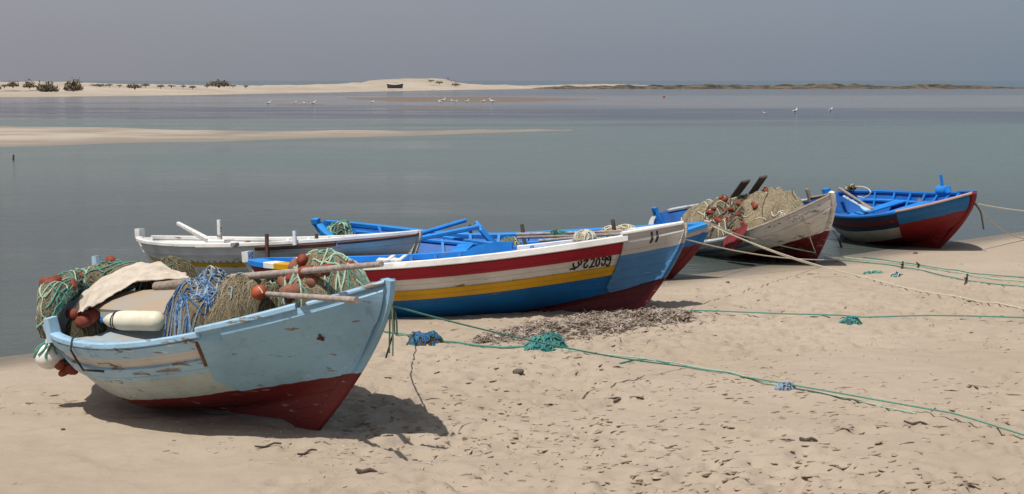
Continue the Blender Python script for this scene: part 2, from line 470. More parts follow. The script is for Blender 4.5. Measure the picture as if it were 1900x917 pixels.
def strip_land(name, front, back, height, mat, label, n=160, m=22, rough=.06, seed=0, kind='structure', fr=1.0):
    """A low bank of sand: front and back shore lines as world points, raised between them, its edges dipping below the water."""
    front = np.array(front, float); back = np.array(back, float)
    def rs_(L):
        q = np.linspace(0, 1, len(L)); s = np.linspace(0, 1, n)
        return np.stack([np.interp(s, q, L[:, k]) for k in range(L.shape[1])], 1)
    A, B = rs_(front), rs_(back)
    v = np.linspace(0, 1, m)[:, None]
    X = A[:, 0] * (1 - v) + B[:, 0] * v; Y = A[:, 1] * (1 - v) + B[:, 1] * v
    sc = np.linalg.norm(B - A, axis=1).mean()
    wv_ = fbm(X / sc * 3, Y / sc * 3, seed, 4)
    Yw = Y + wv_ * sc * .06 * fr
    h = height(np.linspace(0, 1, n)[None], v) + rough * wv_ * np.sin(math.pi * v)
    edge = np.minimum(v, 1 - v) * np.ones((1, n))
    h = np.where(edge <= 0, -.04, h)
    h[:, 0] = -.04; h[:, -1] = -.04
    return grid_mesh(name, X, Yw, h, mat, label, kind)
T = NT('far sand'); P = T.coord()
n1 = T.noise(.03, 5, .6, P); n2 = T.noise(.5, 5, .6, T.coord((.3, 1, 1)))
col = T.mix(T.step(n1, .35, .7), (.42, .36, .295), (.335, .28, .225))
col = T.mix(T.math('MULTIPLY', T.step(n2, .52, .68), .75), col, (.22, .17, .12))
sp_ = T.n('ShaderNodeSeparateXYZ'); T.l(P, sp_.inputs[0])
col = T.mix(T.step(T.math('ADD', sp_.outputs[2], T.math('MULTIPLY', T.math('SUBTRACT', T.noise(.25, 5, .6, P), .5), .16)), .15, .015), col, (.225, .195, .165))
M['far_sand'] = T.done(col, .95, T.bump(n2, .5, .3), .1)
T = NT('wet brown sand'); P = T.coord()
n2 = T.noise(1, 5, .6, T.coord((.05, .4, 1)))
M['wet_sand'] = T.done(T.mix(n2, (.19, .145, .112), (.13, .098, .078)), .7, T.bump(n2, .4, .1), .3)

W = lambda px, py, z=0.: at(px, py, z)[:2]
strip_land('sandbar', [W(-1100, 262), W(-600, 281), W(0, 274), W(250, 266), W(400, 263), W(560, 257), W(760, 251.5), W(900, 247), W(1000, 243.5), W(1065, 242)],
           [W(-1100, 258), W(-600, 233), W(0, 233), W(150, 236), W(330, 241), W(520, 243), W(700, 243.5), W(840, 242.6), W(960, 241.5), W(1065, 240.6)],
           lambda s, v: .16 * np.sin(math.pi * v) ** .7 * (1 - .75 * s), M['far_sand'], 'long pale sandbar tapering into the lagoon', rough=.09, seed=4, fr=1.3)
strip_land('sandbar', [W(640, 184), W(740, 189), W(900, 191.5), W(1000, 189), W(1110, 185.6)], [W(640, 181.5), W(740, 180.3), W(900, 179), W(1000, 181.3), W(1110, 184.6)],
           lambda s, v: .12 * np.sin(math.pi * v) ** .7, M['wet_sand'], 'wet brown sandbank where the gulls wade', n=80, m=10, rough=.05, seed=5, fr=1.2)
strip_land('sandbar', [W(510, 195.5), W(545, 196.5), W(605, 195.3)], [W(510, 194.7), W(545, 193.6), W(605, 194.6)], lambda s, v: .07 * np.sin(math.pi * v), M['wet_sand'], 'tiny dark mud bank in the lagoon', n=30, m=6, rough=.02, seed=6, fr=.2)
strip_land('sandbar', [W(728, 201), W(800, 203), W(905, 201)], [W(728, 200.2), W(800, 200.2), W(905, 200.2)], lambda s, v: .06 * np.sin(math.pi * v), M['wet_sand'], 'thin dark mud bank below the gulls', n=30, m=6, rough=.02, seed=7, fr=.2)
# far shore with its dunes: front water line, crest heights from the skyline
fpx = [-2600, -1200, -150, 0, 150, 300, 500, 700, 850, 1010, 1250, 1345]
fpy = [196, 191, 185, 181.5, 180, 178.5, 174.5, 170.5, 167.5, 165.3, 164.4, 163.9]
FR = [W(a, b) for a, b in zip(fpx, fpy)]
dep = [200, 190, 170, 160, 150, 150, 150, 150, 140, 110, 70, 20]
BK = [(p[0] * (p[1] + d) / p[1], p[1] + d) for p, d in zip(FR, dep)]
sk_px = [-2600, -1200, -400, 0, 60, 110, 200, 300, 370, 405, 440, 480, 560, 620, 668, 686, 720, 760, 800, 825, 845, 870, 900, 1010, 1130, 1250, 1345]
sk_py = [158, 151, 153, 154, 153, 154, 156, 156.5, 157, 154.5, 157.5, 157.5, 156.3, 154.6, 152.6, 149, 147.2, 145.2, 144.6, 146.5, 151.5, 156, 157.5, 159.2, 157.6, 161, 163]
def far_h(s, v):
    px = np.interp(s, np.linspace(0, 1, len(fpx)), fpx); sky_y = np.interp(px, sk_px, sk_py)
    fy = np.interp(s, np.linspace(0, 1, len(fpx)), [p[1] for p in FR]); dp = np.interp(s, np.linspace(0, 1, len(fpx)), dep)
    yc = fy + dp * .55
    crest = CAM_H + (HZ - sky_y + .9 * fbm(px * .06, px * 0, 33, 4)) * yc / F_PX
    prof = np.interp(v, [0, .03, .18, .35, .55, .75, 1], [0, .10, .17, .26, 1.0, .8, 0])
    return np.maximum(crest, .35) * prof
strip_land('far_shore', FR, BK, far_h, M['far_sand'], 'distant pale dunes and sandy shore under a grey sky', n=1000, m=44, rough=.62, seed=12, fr=.15)

# reef of dark stones between lagoon and sea
T = NT('reef stone'); P = T.coord(); n1 = T.noise(.25, 6, .7, P)
M['reef'] = T.done(T.mix(T.step(n1, .38, .62), (.042, .036, .03), (.14, .115, .085)), .95, T.bump(n1, .8, .6), .1)
rx = np.linspace(0, 1, 520); rv = np.linspace(0, 1, 15)
pxr = 985 + rx * 915
yb = 165.3 + 1.0 * np.sin(rx * 5) * 0 - .4 * rx
base_pts = np.array([W(a, b) for a, b in zip(pxr, yb)])
VX = np.zeros((15, 520)); VY = VX.copy(); VZ = VX.copy()
for j, v in enumerate(rv):
    sc = 1 + v * .11
    VX[j] = base_pts[:, 0] * sc; VY[j] = base_pts[:, 1] * sc
    bumps = np.clip(.55 + 1.1 * fbm(VX[j] * .10, VY[j] * .06 + j, 61, 4), .02, 2)
    tp = np.interp(rx, [0, .05, .3, .6, .85, .95, 1], [.1, .7, .8, 1.0, .9, .45, .15])
    VZ[j] = math.sin(math.pi * v) ** .6 * bumps * tp * 1.7 - .02
VZ[0] = VZ[-1] = -.3
grid_mesh('rock_reef', VX, VY, VZ, M['reef'], 'low dark line of reef stones before the sea')

# bushes on the dunes
T = NT('dune bush leaves'); n1 = T.noise(1.2, 4, .6, T.coord())
M['bush'] = T.done(T.mix(n1, (.13, .105, .075), (.20, .17, .12)), .9, None, .1)
def bush(px, py, wpx, hpx, Yd, label, seed, group='bushes on the far dunes'):
    r = random.Random(seed)
    k = Yd / F_PX; p = atY(px, py + 2.5, Yd) - np.array([0, 0, .18 * hpx * k]); rx_, rz_ = wpx * k / 2.0, hpx * k * 1.0
    o = empty('dune_bush', p)
    m = MB()
    for i in range(int(260 + wpx * 8)):
        a, b, c = r.gauss(0, .46), r.gauss(0, .46), abs(r.gauss(.12, .32))
        if a * a + b * b + (c - .2) ** 2 > 1.1: continue
        lump = 1 + .45 * math.sin(a * 6 + seed * 2.3) * math.cos(b * 5 + seed)
        q = np.array([a * rx_ * 1.1, b * rx_ * .8, c * rz_ * lump])
        s_ = min(rx_, rz_ * 1.3) * r.uniform(.07, .17)
        Mx = rotm(r.uniform(0, 3), r.uniform(0, 3), r.uniform(0, 3))
        m.add(np.array([(-s_, -s_ * .5, 0), (s_, -s_ * .6, 0), (s_ * .8, s_ * .6, s_ * .3), (-s_ * .7, s_ * .5, s_ * .2)]) @ Mx.T + q, [(0, 1, 2, 3)])
    m.build('foliage', M['bush'], o, smooth=False)
    st = MB()
    for i in range(5):
        a = r.uniform(0, 6.28); st.tube([(0, 0, -.4), (math.cos(a) * rx_ * .25, math.sin(a) * rx_ * .25, rz_ * .35), (math.cos(a) * rx_ * .5, math.sin(a) * rx_ * .4, rz_ * .75)], [rx_ * .05, rx_ * .035, rx_ * .015], 5)
    st.build('stem', M['dark_wood'], o)
    return tag(o, label, 'bush', group)
bush(136, 161, 34, 21, 255, 'tallest dark dune bush, rounded above its neighbours', 1)
bush(88, 163, 38, 16, 252, 'broad low dark bush just left of the tallest one', 2)
bush(54, 157, 22, 12, 262, 'small dark bush between two low ones on the dune', 3)
bush(24, 156, 20, 9, 262, 'smallest rounded bush beside the frame edge on the dune', 4)
bush(406, 155, 40, 10, 270, 'flat topped bush crowning a lone sand hummock', 5)
bush(250, 159, 26, 7, 262, 'low scrub patch in the middle of the dune line', 6)
bush(832, 153, 26, 8, 470, 'dark scrub on the end of the highest dune', 8)
bush(298, 158, 14, 4, 265, 'tiny tuft of scrub right of the low patch', 9)
bush(185, 156, 36, 4, 285, 'thin line of scrub right of the tallest bush', 10)
bush(-15, 160, 28, 38, 255, 'tall dark shrub on the dune, mostly beyond the frame edge', 11)
for i_, (a_, b_, c_, d_) in enumerate([(8, 157, 14, 4), (203, 155.5, 12, 3), (222, 157, 10, 3), (240, 158, 12, 4), (270, 156, 16, 4), (318, 157.5, 16, 3), (340, 158, 9, 3), (357, 159.5, 12, 4), (384, 157.5, 10, 3), (432, 157, 12, 3), (456, 158, 9, 3), (540, 157, 8, 2.5), (568, 156.5, 16, 3), (602, 156, 12, 3), (650, 155, 10, 2.5), (800, 148, 12, 3), (815, 151, 14, 4), (846, 155, 16, 4)]):
    bush(a_, b_, c_, d_, 262 if a_ < 500 else 400, 'low dark tuft of scrub among many along the dune crest', 40 + i_, 'scrub tufts along the dune crest')

# ------------------------------------------------------------------ boats
UM = .42
def hb(u, B):
    u = np.asarray(u, float); v = np.clip((u - UM) / (1 - UM), 0, 1); q = np.clip((UM - u) / UM, 0, 1)
    return B / 2 * np.where(u > UM, 1 - v ** 2.3, np.maximum(1 - q ** 2.6, 0) ** .75)
class Boat:
    def __init__(s, name, p, foot, **spec):
        s.p = p; s.name = name; s.spec = spec
        cy, sy = math.cos(p['yaw']), math.sin(p['yaw']); ch, sh = math.cos(p['heel']), math.sin(p['heel']); cp, sp = math.cos(p['pitch']), math.sin(p['pitch'])
        Rm = np.array([[cy, -sy, 0], [sy, cy, 0], [0, 0, 1]]) @ np.array([[cp, 0, -sp], [0, 1, 0], [sp, 0, cp]]) @ np.array([[1, 0, 0], [0, ch, -sh], [0, sh, ch]])
        s.R = Rm; s.t = np.array(foot) - Rm @ np.array([p['L'] - p['rake'], 0, 0]) + np.array([0, 0, spec.get('dz', -.02)])
        s.o = bpy.data.objects.new(name, None); s.o.empty_display_size = .3
        m4 = Matrix.Identity(4)
        for i in range(3):
            for j in range(3): m4[i][j] = float(Rm[i, j])
            m4[i][3] = float(s.t[i])
        s.o.matrix_world = m4
        link(s.o)
    def w(s, P): return np.asarray(P, float) @ s.R.T + s.t            # local -> world
    def loc(s, P): return (np.asarray(P, float) - s.t) @ s.R           # world -> local
    def px(s, px, py, zl):                                              # the point of the boat's own level plane zl seen there, local
        r = ray(px, py); n = s.R[:, 2]; c0 = s.t + s.R @ np.array([0, 0, zl])
        k = ((c0 - np.array([0, 0, CAM_H])) @ n) / (r @ n)
        return s.loc(np.array([0, 0, CAM_H]) + k * r)
    def py(s, px, py, yl):                                              # the point of the boat's upright plane y = yl seen there, local
        r = ray(px, py); n = s.R[:, 1]; c0 = s.t + s.R @ np.array([0, yl, 0])
        k = ((c0 - np.array([0, 0, CAM_H])) @ n) / (r @ n)
        return s.loc(np.array([0, 0, CAM_H]) + k * r)
    def wpy(s, px, py, yl): return s.w(s.py(px, py, yl))
    def wpx(s, px, py, zl): return s.w(s.px(px, py, zl))
    def zs(s, u):
        p = s.p; u = np.asarray(u, float); v = np.clip((u - UM) / (1 - UM), 0, 1); q = np.clip((UM - u) / UM, 0, 1)
        return p['Dm'] + (p['Hs'] - p['Dm']) * v ** 1.8 + p['As'] * q ** 2
    def zk(s, u):
        q = np.clip((.40 - np.asarray(u, float)) / .40, 0, 1); return s.spec.get('rock', .19) * q ** 1.6 + s.spec.get('lift', .085) * (lambda e: e * e * (3 - 2 * e))(np.clip((1 - np.asarray(u, float)) / .13, 0, 1))
    def surf(s, u, t, side, off=0.0):
        p = s.p; u, t = np.broadcast_arrays(np.asarray(u, float), np.asarray(t, float))
        def f(u, t):
            xk = .085 * p['L'] + (p['L'] - p['rake'] - .085 * p['L']) * u
            xg = p['L'] * u
            fr = np.where(u > .5, 1 - np.clip(1 - t, 0, 1) ** (1 + .45 * np.clip((u - .5) * 2, 0, 1)), np.clip(t, 0, 1) ** .8)
            x = xk + (xg - xk) * fr
            e = np.interp(u, [0, .15, UM, .65, .8, .92, 1], [.62, .44, .34, .50, .80, 1.2, 1.5])
            t0 = np.interp(u, [0, .4, .62, .78, .9, 1], [.02, .03, .07, .13, .17, .2])
            y = hb(u, p['B']) * np.clip((t - t0) / (1 - t0), 0, 1.2) ** e
            y = np.maximum(y, .022)
            z = s.zk(u) + (s.zs(u) - s.zk(u)) * t
            return np.stack([x, y * side, z], -1)
        P = f(u, t)
        if off != 0:
            e = 1e-3; du = f(np.clip(u + e, 0, 1), t) - f(np.clip(u - e, 0, 1), t); dt = f(u, np.clip(t + e, 1e-3, 1)) - f(u, np.clip(t - e, 1e-3, 1))
            n = np.cross(du, dt) * (-side); n /= np.linalg.norm(n, axis=-1, keepdims=True) + 1e-12
            P = P + n * np.asarray(off)[..., None] if np.ndim(off) else P + n * off
        return P
    def clampin(s, Pw, gap=.07, lift=.05):
        """Keep loose gear inside the planking where it lies below the rail."""
        Pw = np.asarray(Pw, float); sh = Pw.shape; P = s.loc(Pw.reshape(-1, 3))
        U = np.linspace(0, 1, 70); zs, zk = s.zs(U), s.zk(U)
        T_ = np.clip((P[:, 2:3] - zk) / (zs - zk), 0, 1)
        S_ = s.surf(np.broadcast_to(U, T_.shape), T_, 1)
        i = np.abs(S_[..., 0] - P[:, :1]).argmin(1); k = np.arange(len(P))
        lim = np.maximum(S_[k, i, 1] - gap, .01)
        low = P[:, 2] < zs[i] + lift
        P[:, 1] = np.where(low, np.clip(P[:, 1], -lim, lim), P[:, 1])
        x_hi = S_[:, -1, 0] - gap; P[:, 0] = np.where(low, np.minimum(P[:, 0], x_hi), P[:, 0])
        return s.w(P).reshape(sh)
    def td(s, u, d): return 1 - np.asarray(d) / (s.zs(u) - s.zk(u))
    def wl(s, u):
        a, b_, c_, *ex = s.spec.get('wl', (.30, .2, .05)); ex = ex[0] if ex else 1.5; v = np.clip((np.asarray(u) - UM) / (1 - UM), 0, 1); q = np.clip((UM - np.asarray(u)) / UM, 0, 1)
        return a + b_ * v ** ex + c_ * q ** 2
    def _attrs(s, me, u, d, z):
        attr(me, 'dsheer', d); attr(me, 'uu', u); attr(me, 'wl', z - s.wl(u))
    def hull(s, mat, mat_in, tin=.16, name='hull'):
        q = np.linspace(0, 1, 72); U = np.where(q < .15, .15 * (q / .15) ** 1.8, q); U = np.where(U > .9, 1 - .1 * ((1 - U) / .1) ** 1.2, U)
        Tt = np.linspace(0, 1, 30) ** 1.25
        V = []; f = []; mi = []; au = []; ad = []
        nu, nt = len(U), len(Tt)
        def put(side, off, ts, flip, k):
            n0 = sum(len(x) for x in V)
            uu, tt = np.meshgrid(U, ts, indexing='ij')
            P = s.surf(uu, tt, side, off)
            if k: P[..., 1] = np.where(P[..., 1] * side < .005, .005 * side, P[..., 1])
            V.append(P.reshape(-1, 3)); au.append(uu.reshape(-1)); ad.append(((1 - tt) * (s.zs(uu) - s.zk(uu))).reshape(-1))
            m = len(ts)
            for i in range(nu - 1):
                for j in range(m - 1):
                    a = n0 + i * m + j; qd = (a, a + m, a + m + 1, a + 1)
                    f.append(qd[::-1] if flip else qd); mi.append(k)
            return n0, m
        oa = put(-1, 0, Tt, False, 0); ob = put(1, 0, Tt, True, 0)
        Ti = np.linspace(tin, 1, 14)
        ia = put(-1, -.032, Ti, True, 1); ib = put(1, -.032, Ti, False, 1)
        for (o_, m1), (i_, m2), fl in ((oa, ia, 0), (ob, ib, 1)):          # top edge
            for i in range(nu - 1):
                qd = (o_ + i * m1 + m1 - 1, o_ + (i + 1) * m1 + m1 - 1, i_ + (i + 1) * m2 + m2 - 1, i_ + i * m2 + m2 - 1)
                f.append(qd[::-1] if fl else qd); mi.append(1)
        for i in range(nu - 1):                                               # floor inside
            f.append((ia[0] + i * ia[1], ib[0] + i * ib[1], ib[0] + (i + 1) * ib[1], ia[0] + (i + 1) * ia[1])); mi.append(1)
        for i in range(nu - 1):                                               # underside of the keel
            f.append((oa[0] + i * oa[1], oa[0] + (i + 1) * oa[1], ob[0] + (i + 1) * ob[1], ob[0] + i * ob[1])); mi.append(0)
        for e_ in (0, nu - 1):
            for j in range(nt - 1):
                a = oa[0] + e_ * nt + j; b_ = ob[0] + e_ * nt + j
                f.append((a, a + 1, b_ + 1, b_) if e_ == 0 else (b_, b_ + 1, a + 1, a)); mi.append(0)
        Vc = np.concatenate(V)
        me = bpy.data.meshes.new(name); me.from_pydata(Vc.tolist(), [], f)
        me.materials.append(mat); me.materials.append(mat_in)
        me.polygons.foreach_set('material_index', mi); me.polygons.foreach_set('use_smooth', [True] * len(f))
        me.set_sharp_from_angle(angle=R(50))
        s._attrs(me, np.concatenate(au), np.concatenate(ad), Vc[:, 2])
        return link(bpy.data.objects.new(name, me), s.o)
    def strip(s, name, u0, u1, d1, d2, th, mat, side, n=60, m=6, dfun=None, u_at=None, label=None):
        """A plank or panel lying on the hull between two depths below the sheer; d2 may be a function of u."""
        q = np.linspace(0, 1, n); U = u0 + (u1 - u0) * q
        if u0 < .02: U = u0 + (u1 - u0) * np.where(q < .2, .2 * (q / .2) ** 1.7, q)
        rings = []; AU = []; AD = []
        for u in U:
            a = d1(u) if callable(d1) else d1; b_ = d2(u) if callable(d2) else d2
            ds = np.linspace(a, b_, m); tt = np.maximum(s.td(u, ds), .02)
            out = s.surf(u, tt, side, th); inn = s.surf(u, tt, side, .0015)
            rings.append(np.concatenate([out, inn[::-1]])); AD += list(ds) + list(ds[::-1]); AU += [u] * (2 * m)
        mb = MB(); mb.loft(rings)
        if side > 0: mb.f = [q_[::-1] for q_ in mb.f]
        o = mb.build(name, mat, s.o, angle=40)
        s._attrs(o.data, AU, AD, mb.V()[:, 2])
        if label: o['label'] = label
        return o
    def rail(s, name, u0, u1, mat, side, out=.028, inn=.055, lo=-.004, hi=.036, d=0.0, n=56):
        q = np.linspace(0, 1, n); U = u0 + (u1 - u0) * q
        if u0 < .02: U = u0 + (u1 - u0) * np.where(q < .2, .2 * (q / .2) ** 1.7, q)
        G = s.surf(U, s.td(U, d), side)
        Tg = np.gradient(G, axis=0); Tg /= np.linalg.norm(Tg, axis=1)[:, None]
        rings = []
        for g, t in zip(G, Tg):
            nn = np.array([t[1], -t[0], 0]); nn /= np.linalg.norm(nn); nn *= (1 if side < 0 else -1)
            up = np.array([0, 0, 1.]); e = .008
            pr = [(out - e, lo), (out, lo + e), (out, hi - e), (out - e, hi), (-inn + e, hi), (-inn, hi - e), (-inn, lo)]
            rg = np.array([g + nn * a + up * b_ for a, b_ in pr])
            rg[:, 1] = np.where(rg[:, 1] * side < .004, .004 * side, rg[:, 1])
            rings.append(rg)
        mb = MB(); mb.loft(rings)
        if side > 0: mb.f = [q_[::-1] for q_ in mb.f]
        o = mb.build(name, mat, s.o, angle=45)
        s._attrs(o.data, np.repeat(U, 7), np.zeros(len(U) * 7) + .01, mb.V()[:, 2] + 1)
        return o
    def stem(s, mat, extra=.03, w_=.06, name='stem_post'):
        t = np.linspace(0, 1.0, 24); P = s.surf(np.ones(24), t, 1); P[:, 1] = 0
        Tg = np.gradient(P, axis=0); Tg /= np.linalg.norm(Tg, axis=1)[:, None]
        rings = []
        for q, g in zip(P, Tg):
            fw = np.array([g[2], 0, -g[0]])
            rings.append([q - fw * .06 + np.array([0, w_ / 2, 0]), q + fw * .018 + np.array([0, w_ * .34, 0]), q + fw * .026, q + fw * .018 - np.array([0, w_ * .34, 0]), q - fw * .06 - np.array([0, w_ / 2, 0])])
        rings.append(np.array(rings[-1]) + np.array([.006, 0, extra]))
        mb = MB(); mb.loft(rings); o = mb.build(name, mat, s.o, angle=45)
        V = mb.V(); s._attrs(o.data, np.ones(len(V)), s.p['Hs'] - V[:, 2] + .001, V[:, 2])
        return o
    def stern(s, mat, top=.10, w_=.14, th=.07, name='stern_post', holes=False):
        z1 = float(s.zs(0.)); mb = MB()
        rings = []
        zq = [(float(g[2]), .06, float(g[0]) - .01) for g in (s.surf(0., t_, 1) for t_ in (0., .25, .5, .75, .96))]
        for z, ww, x in zq + [(z1 + .002, w_, -.01), (z1 + top, w_, -.012)]:
            rings.append([(x - th, -ww / 2, z), (x + .03, -ww / 2, z), (x + .03, ww / 2, z), (x - th, ww / 2, z)])
        mb.loft(rings); return mb.build(name, mat, s.o, angle=30)
    def ribs(s, us, mat, t0=.2, name='rib'):
        for u in us:
            for side in (-1, 1):
                tt = np.linspace(t0, .985, 10); A = s.surf(u, tt, side, -.034); B_ = s.surf(u, tt, side, -.075)
                mb = MB(); mb.loft([[a + (-.022, 0, 0), a + (.022, 0, 0), b_ + (.022, 0, 0), b_ + (-.022, 0, 0)] for a, b_ in zip(A, B_)])
                mb.build(name, mat, s.o, angle=40)
    def thwart(s, u, mat, drop=.16, w_=.2, name='thwart'):
        g = s.surf(u, s.td(u, drop), 1); y = float(g[1]) - .06; x = float(g[0]); z = float(g[2])
        MB().bar((x, -y, z), (x, y, z), w_, .035).build(name, mat, s.o, angle=40)
    def deck(s, u0, u1, mat, drop, name='deck', camber=.03, n=14):
        rings = []
        for u in np.linspace(u0, u1, n):
            g = s.surf(u, s.td(u, drop + .03), 1); z = float(s.zs(u)) - drop; y = max(float(g[1]) - .03, .01); x = float(g[0])
            yy = np.linspace(-y, y, 9)
            top = [(x, a, z + camber * (1 - (a / y) ** 2)) for a in yy]; bot = [(x, a, z - .03) for a in yy[::-1]]
            rings.append(top + bot)
        return MB().loft(rings).build(name, mat, s.o, angle=40)
    def post(s, P, h, w_, mat, lean=(0, 0), name='thole_pin', w2=None):
        P = np.array(P); mb = MB(); mb.bar(P - (0, 0, .06), P + (lean[0], lean[1], h), w_, w2 or w_, ends=(1, .85)); return mb.build(name, mat, s.o, angle=40)
    def rail_pt(s, u, side, dy=0):
        p = s.surf(u, 1.0, side); return p + np.array([0, -side * dy, 0])

BP = {"A": {"p": {"L": 3.732, "B": 1.8447, "Hs": 1.085, "Dm": 0.7265, "As": 0.2177, "rake": 0.92, "yaw": -0.6887, "heel": 0.01, "pitch": 0.0866}, "foot": [-1.4357, 8.641, 0.2504]},
      "B": {"p": {"L": 5.3248, "B": 1.7905, "Hs": 0.935, "Dm": 0.77, "As": 0.1293, "rake": 0.6311, "yaw": -0.19145, "heel": -0.075, "pitch": 0.094}, "foot": [1.4389, 14.0575, 0.1139]},
      "C": {"p": {"L": 4.4764, "B": 1.6543, "Hs": 0.84, "Dm": 0.735, "As": 0.0816, "rake": 0.4891, "yaw": -0.4048, "heel": -0.0632, "pitch": 0.0604}, "foot": [-1.5962, 15.8212, -0.0461]},
      "D": {"p": {"L": 5.8003, "B": 1.7511, "Hs": 0.7916, "Dm": 0.43, "As": 0.47, "rake": 0.5953, "yaw": -0.2789, "heel": 0.16, "pitch": 0.0464}, "foot": [2.181, 17.0321, 0.0146]},
      "E": {"p": {"L": 4.3342, "B": 1.7173, "Hs": 1.1357, "Dm": 0.6483, "As": 0.1215, "rake": 0.8585, "yaw": -1.0387, "heel": 0.3233, "pitch": 0.0729}, "foot": [4.5329, 18.5297, 0.0221]},
      "F": {"p": {"L": 3.502, "B": 1.734, "Hs": 0.965, "Dm": 0.712, "As": 0.16, "rake": 1.0, "yaw": -1.13, "heel": 0.192, "pitch": 0.055}, "foot": [6.9726, 20.1323, 0.028]}}
RED = (.155, .017, .017)
LB, OW = M['lightblue'], M['off_white']
# ---- boat: light blue and white, nets piled high, in front
A = Boat('fishing_boat', BP['A']['p'], BP['A']['foot'], wl=(.26, .22, .10))
tag(A.o, 'weathered light blue and off-white wooden boat heaped with nets, nearest to the viewer', 'boat', 'wooden fishing boats on the beach')
mA = paint('light blue boat planks', [(0, OW), (.24, (.44, .505, .50))], RED, .42, grime=.7, rust=.6, edge=.004, seams=.5)
mAb = paint('light blue paint', [(0, (.31, .50, .66))], None, .55, edge=.0)
mAp = paint('light blue bow boards', [(0, LB)], RED, .36, grime=.6, rust=.5, edge=.01, seams=.3)
mAi = plain('worn blue grey inside', (.30, .40, .46), (.36, .33, .29), 5, .8, .4, (1, 1, 1), .2)
A.hull(mA, mAi)
for sd in (-1, 1):
    A.strip('sheer_strake', .03, .70, .0, .075, .022, mAb, sd)
    A.rail('cap_rail', .03, .705, mAb, sd, hi=.04)
    A.strip('rubbing_strake', .015, .715, .165, .265, .022, mAb, sd)
    A.strip('bow_panel', .70, .995, -.035, lambda u: float(A.zs(u) - A.wl(u)) - .008 - .16 * max(0, (.76 - u) / .06) ** 2, .03, mAp, sd, m=16)
    A.rail('bow_rail', .70, .87, mAb, sd, lo=.03, hi=.072, out=.042)
    A.rail('bow_rail', .885, .995, mAb, sd, lo=.03, hi=.058, out=.036)
A.stem(mAp, .045, .07)
A.stern(M['pale_blue_wood'], .10, .1)
A.deck(.12, .68, mAi, .11, 'floor_boards')
A.deck(.68, .96, mAi, .12, 'fore_deck')
for u_, ln in ((.10, -.02), (.245, .0)):                       # two pale blocks standing on the quarter rail
    A.post(A.rail_pt(u_, -1, .015) + np.array([0, 0, .03]), .12, .11, M['pale_blue_wood'], (ln, -.02), 'bitt', .07)
A.post(A.py(180, 497, .60), .11, .075, M['pale_blue_wood'], (0, 0), 'bitt')
mb = MB()                                                        # rope round the rail with its dark end
g = [A.surf(.36, A.td(.36, d_), -1, .05) for d_ in (-.05, .0, .06, .11, .17)]
mb.tube([g[0] + (0, .06, .05)] + g, .008, 6); mb.tube([g[-1], A.surf(.39, A.td(.39, .172), -1, .035), A.surf(.43, A.td(.43, .172), -1, .03)], .008, 6)
mb.build('lashing', M['rope_dark'], A.o)
mb = MB()                                                        # rusty fitting on the bow boards and the end of the planking
c_ = A.surf(.9, A.td(.9, .20), -1, .035); mb.box(c_, (.06, .014, .022), rotm(.3, .2, .2)); mb.box(c_ + (.01, -.01, .035), (.018, .014, .05), rotm(.2, 0, .5))
mb.build('iron_fitting', M['rust'], A.o, angle=30)
A.strip('scarf_joint', .693, .7, -.03, .21, .031, plain('rotten rusty wood', (.16, .085, .04), (.06, .035, .02), 22, .95, .8), -1, n=4, m=10)

# ---- boat: blue, yellow, white and red strakes, with its number
B = Boat('fishing_boat', BP['B']['p'], BP['B']['foot'], wl=(.035, .345, .05, 2.1), lift=.02, rock=.06)
tag(B.o, 'large boat with red, white and yellow strakes above a blue side, number on its bow', 'boat', 'wooden fishing boats on the beach')
BL = (.004, .125, .36)
WHT = (.66, .64, .60)
mB = paint('striped boat planks', [(0, WHT), (.30, BL)], (.10, .008, .012), .22, grime=.6, rust=.25)
mBr = paint('crimson strake', [(0, (.34, .004, .022))], None, .02, grime=.2, rust=0, edge=0)
mBy = paint('yellow strake', [(0, (.62, .33, .006))], None, .06, grime=.35, rust=.15, edge=0)
mBw = paint('white rail', [(0, (.80, .79, .77))], None, .12, grime=.15, rust=.05, edge=0)
mBp = paint('bow boards of the striped boat', [(-.0, (.50, .47, .44)), (.165, (.065, .21, .42))], (.13, .012, .016), .18, grime=.5, rust=.2, edge=.006)
B.hull(mB, M['blue_wood'], tin=.30)
for sd in (-1, 1):
    if sd < 0: B.rail('cap_rail', .155, .88, mBw, sd, out=.036, inn=.06, lo=-.03, hi=.045)
    else:
        B.rail('cap_rail', .155, .60, M['blue_wood'], sd, out=.036, inn=.06, lo=-.03, hi=.045)['label'] = 'bright blue stretch of the rail'
        B.rail('cap_rail', .601, .88, mBw, sd, out=.036, inn=.06, lo=-.03, hi=.045)
    B.rail('cap_rail', .012, .072, M['blue_wood'], sd, out=.036, inn=.16, lo=-.03, hi=.043, n=24)['label'] = 'bright blue end of the rail'
    B.rail('cap_rail', .0725, .105, mBw, sd, out=.036, inn=.16, lo=-.03, hi=.043, n=8)
    B.rail('cap_rail', .1055, .1545, mBy, sd, out=.036, inn=.16, lo=-.03, hi=.043, n=8)['label'] = 'yellow patch of the rail'
    B.strip('red_strake', .012, .874, .035, .155, .022, mBr, sd)
    B.strip('yellow_strake', .02, .874, .295, .40, .016, mBy, sd)
    B.strip('bow_panel', .872, .997, -.06, lambda u: float(B.zs(u) - B.wl(u)) - .008 - .10 * max(0, (.895 - u) / .023) ** 2, .034, mBp, sd, m=16)
    B.rail('bow_rail', .87, .997, mBw, sd, out=.045, inn=.03, lo=.05, hi=.085)
B.stem(mBp, .06, .06)
stB = B.stern(M['white_wood'], .13, .19, .05)
mb = MB()
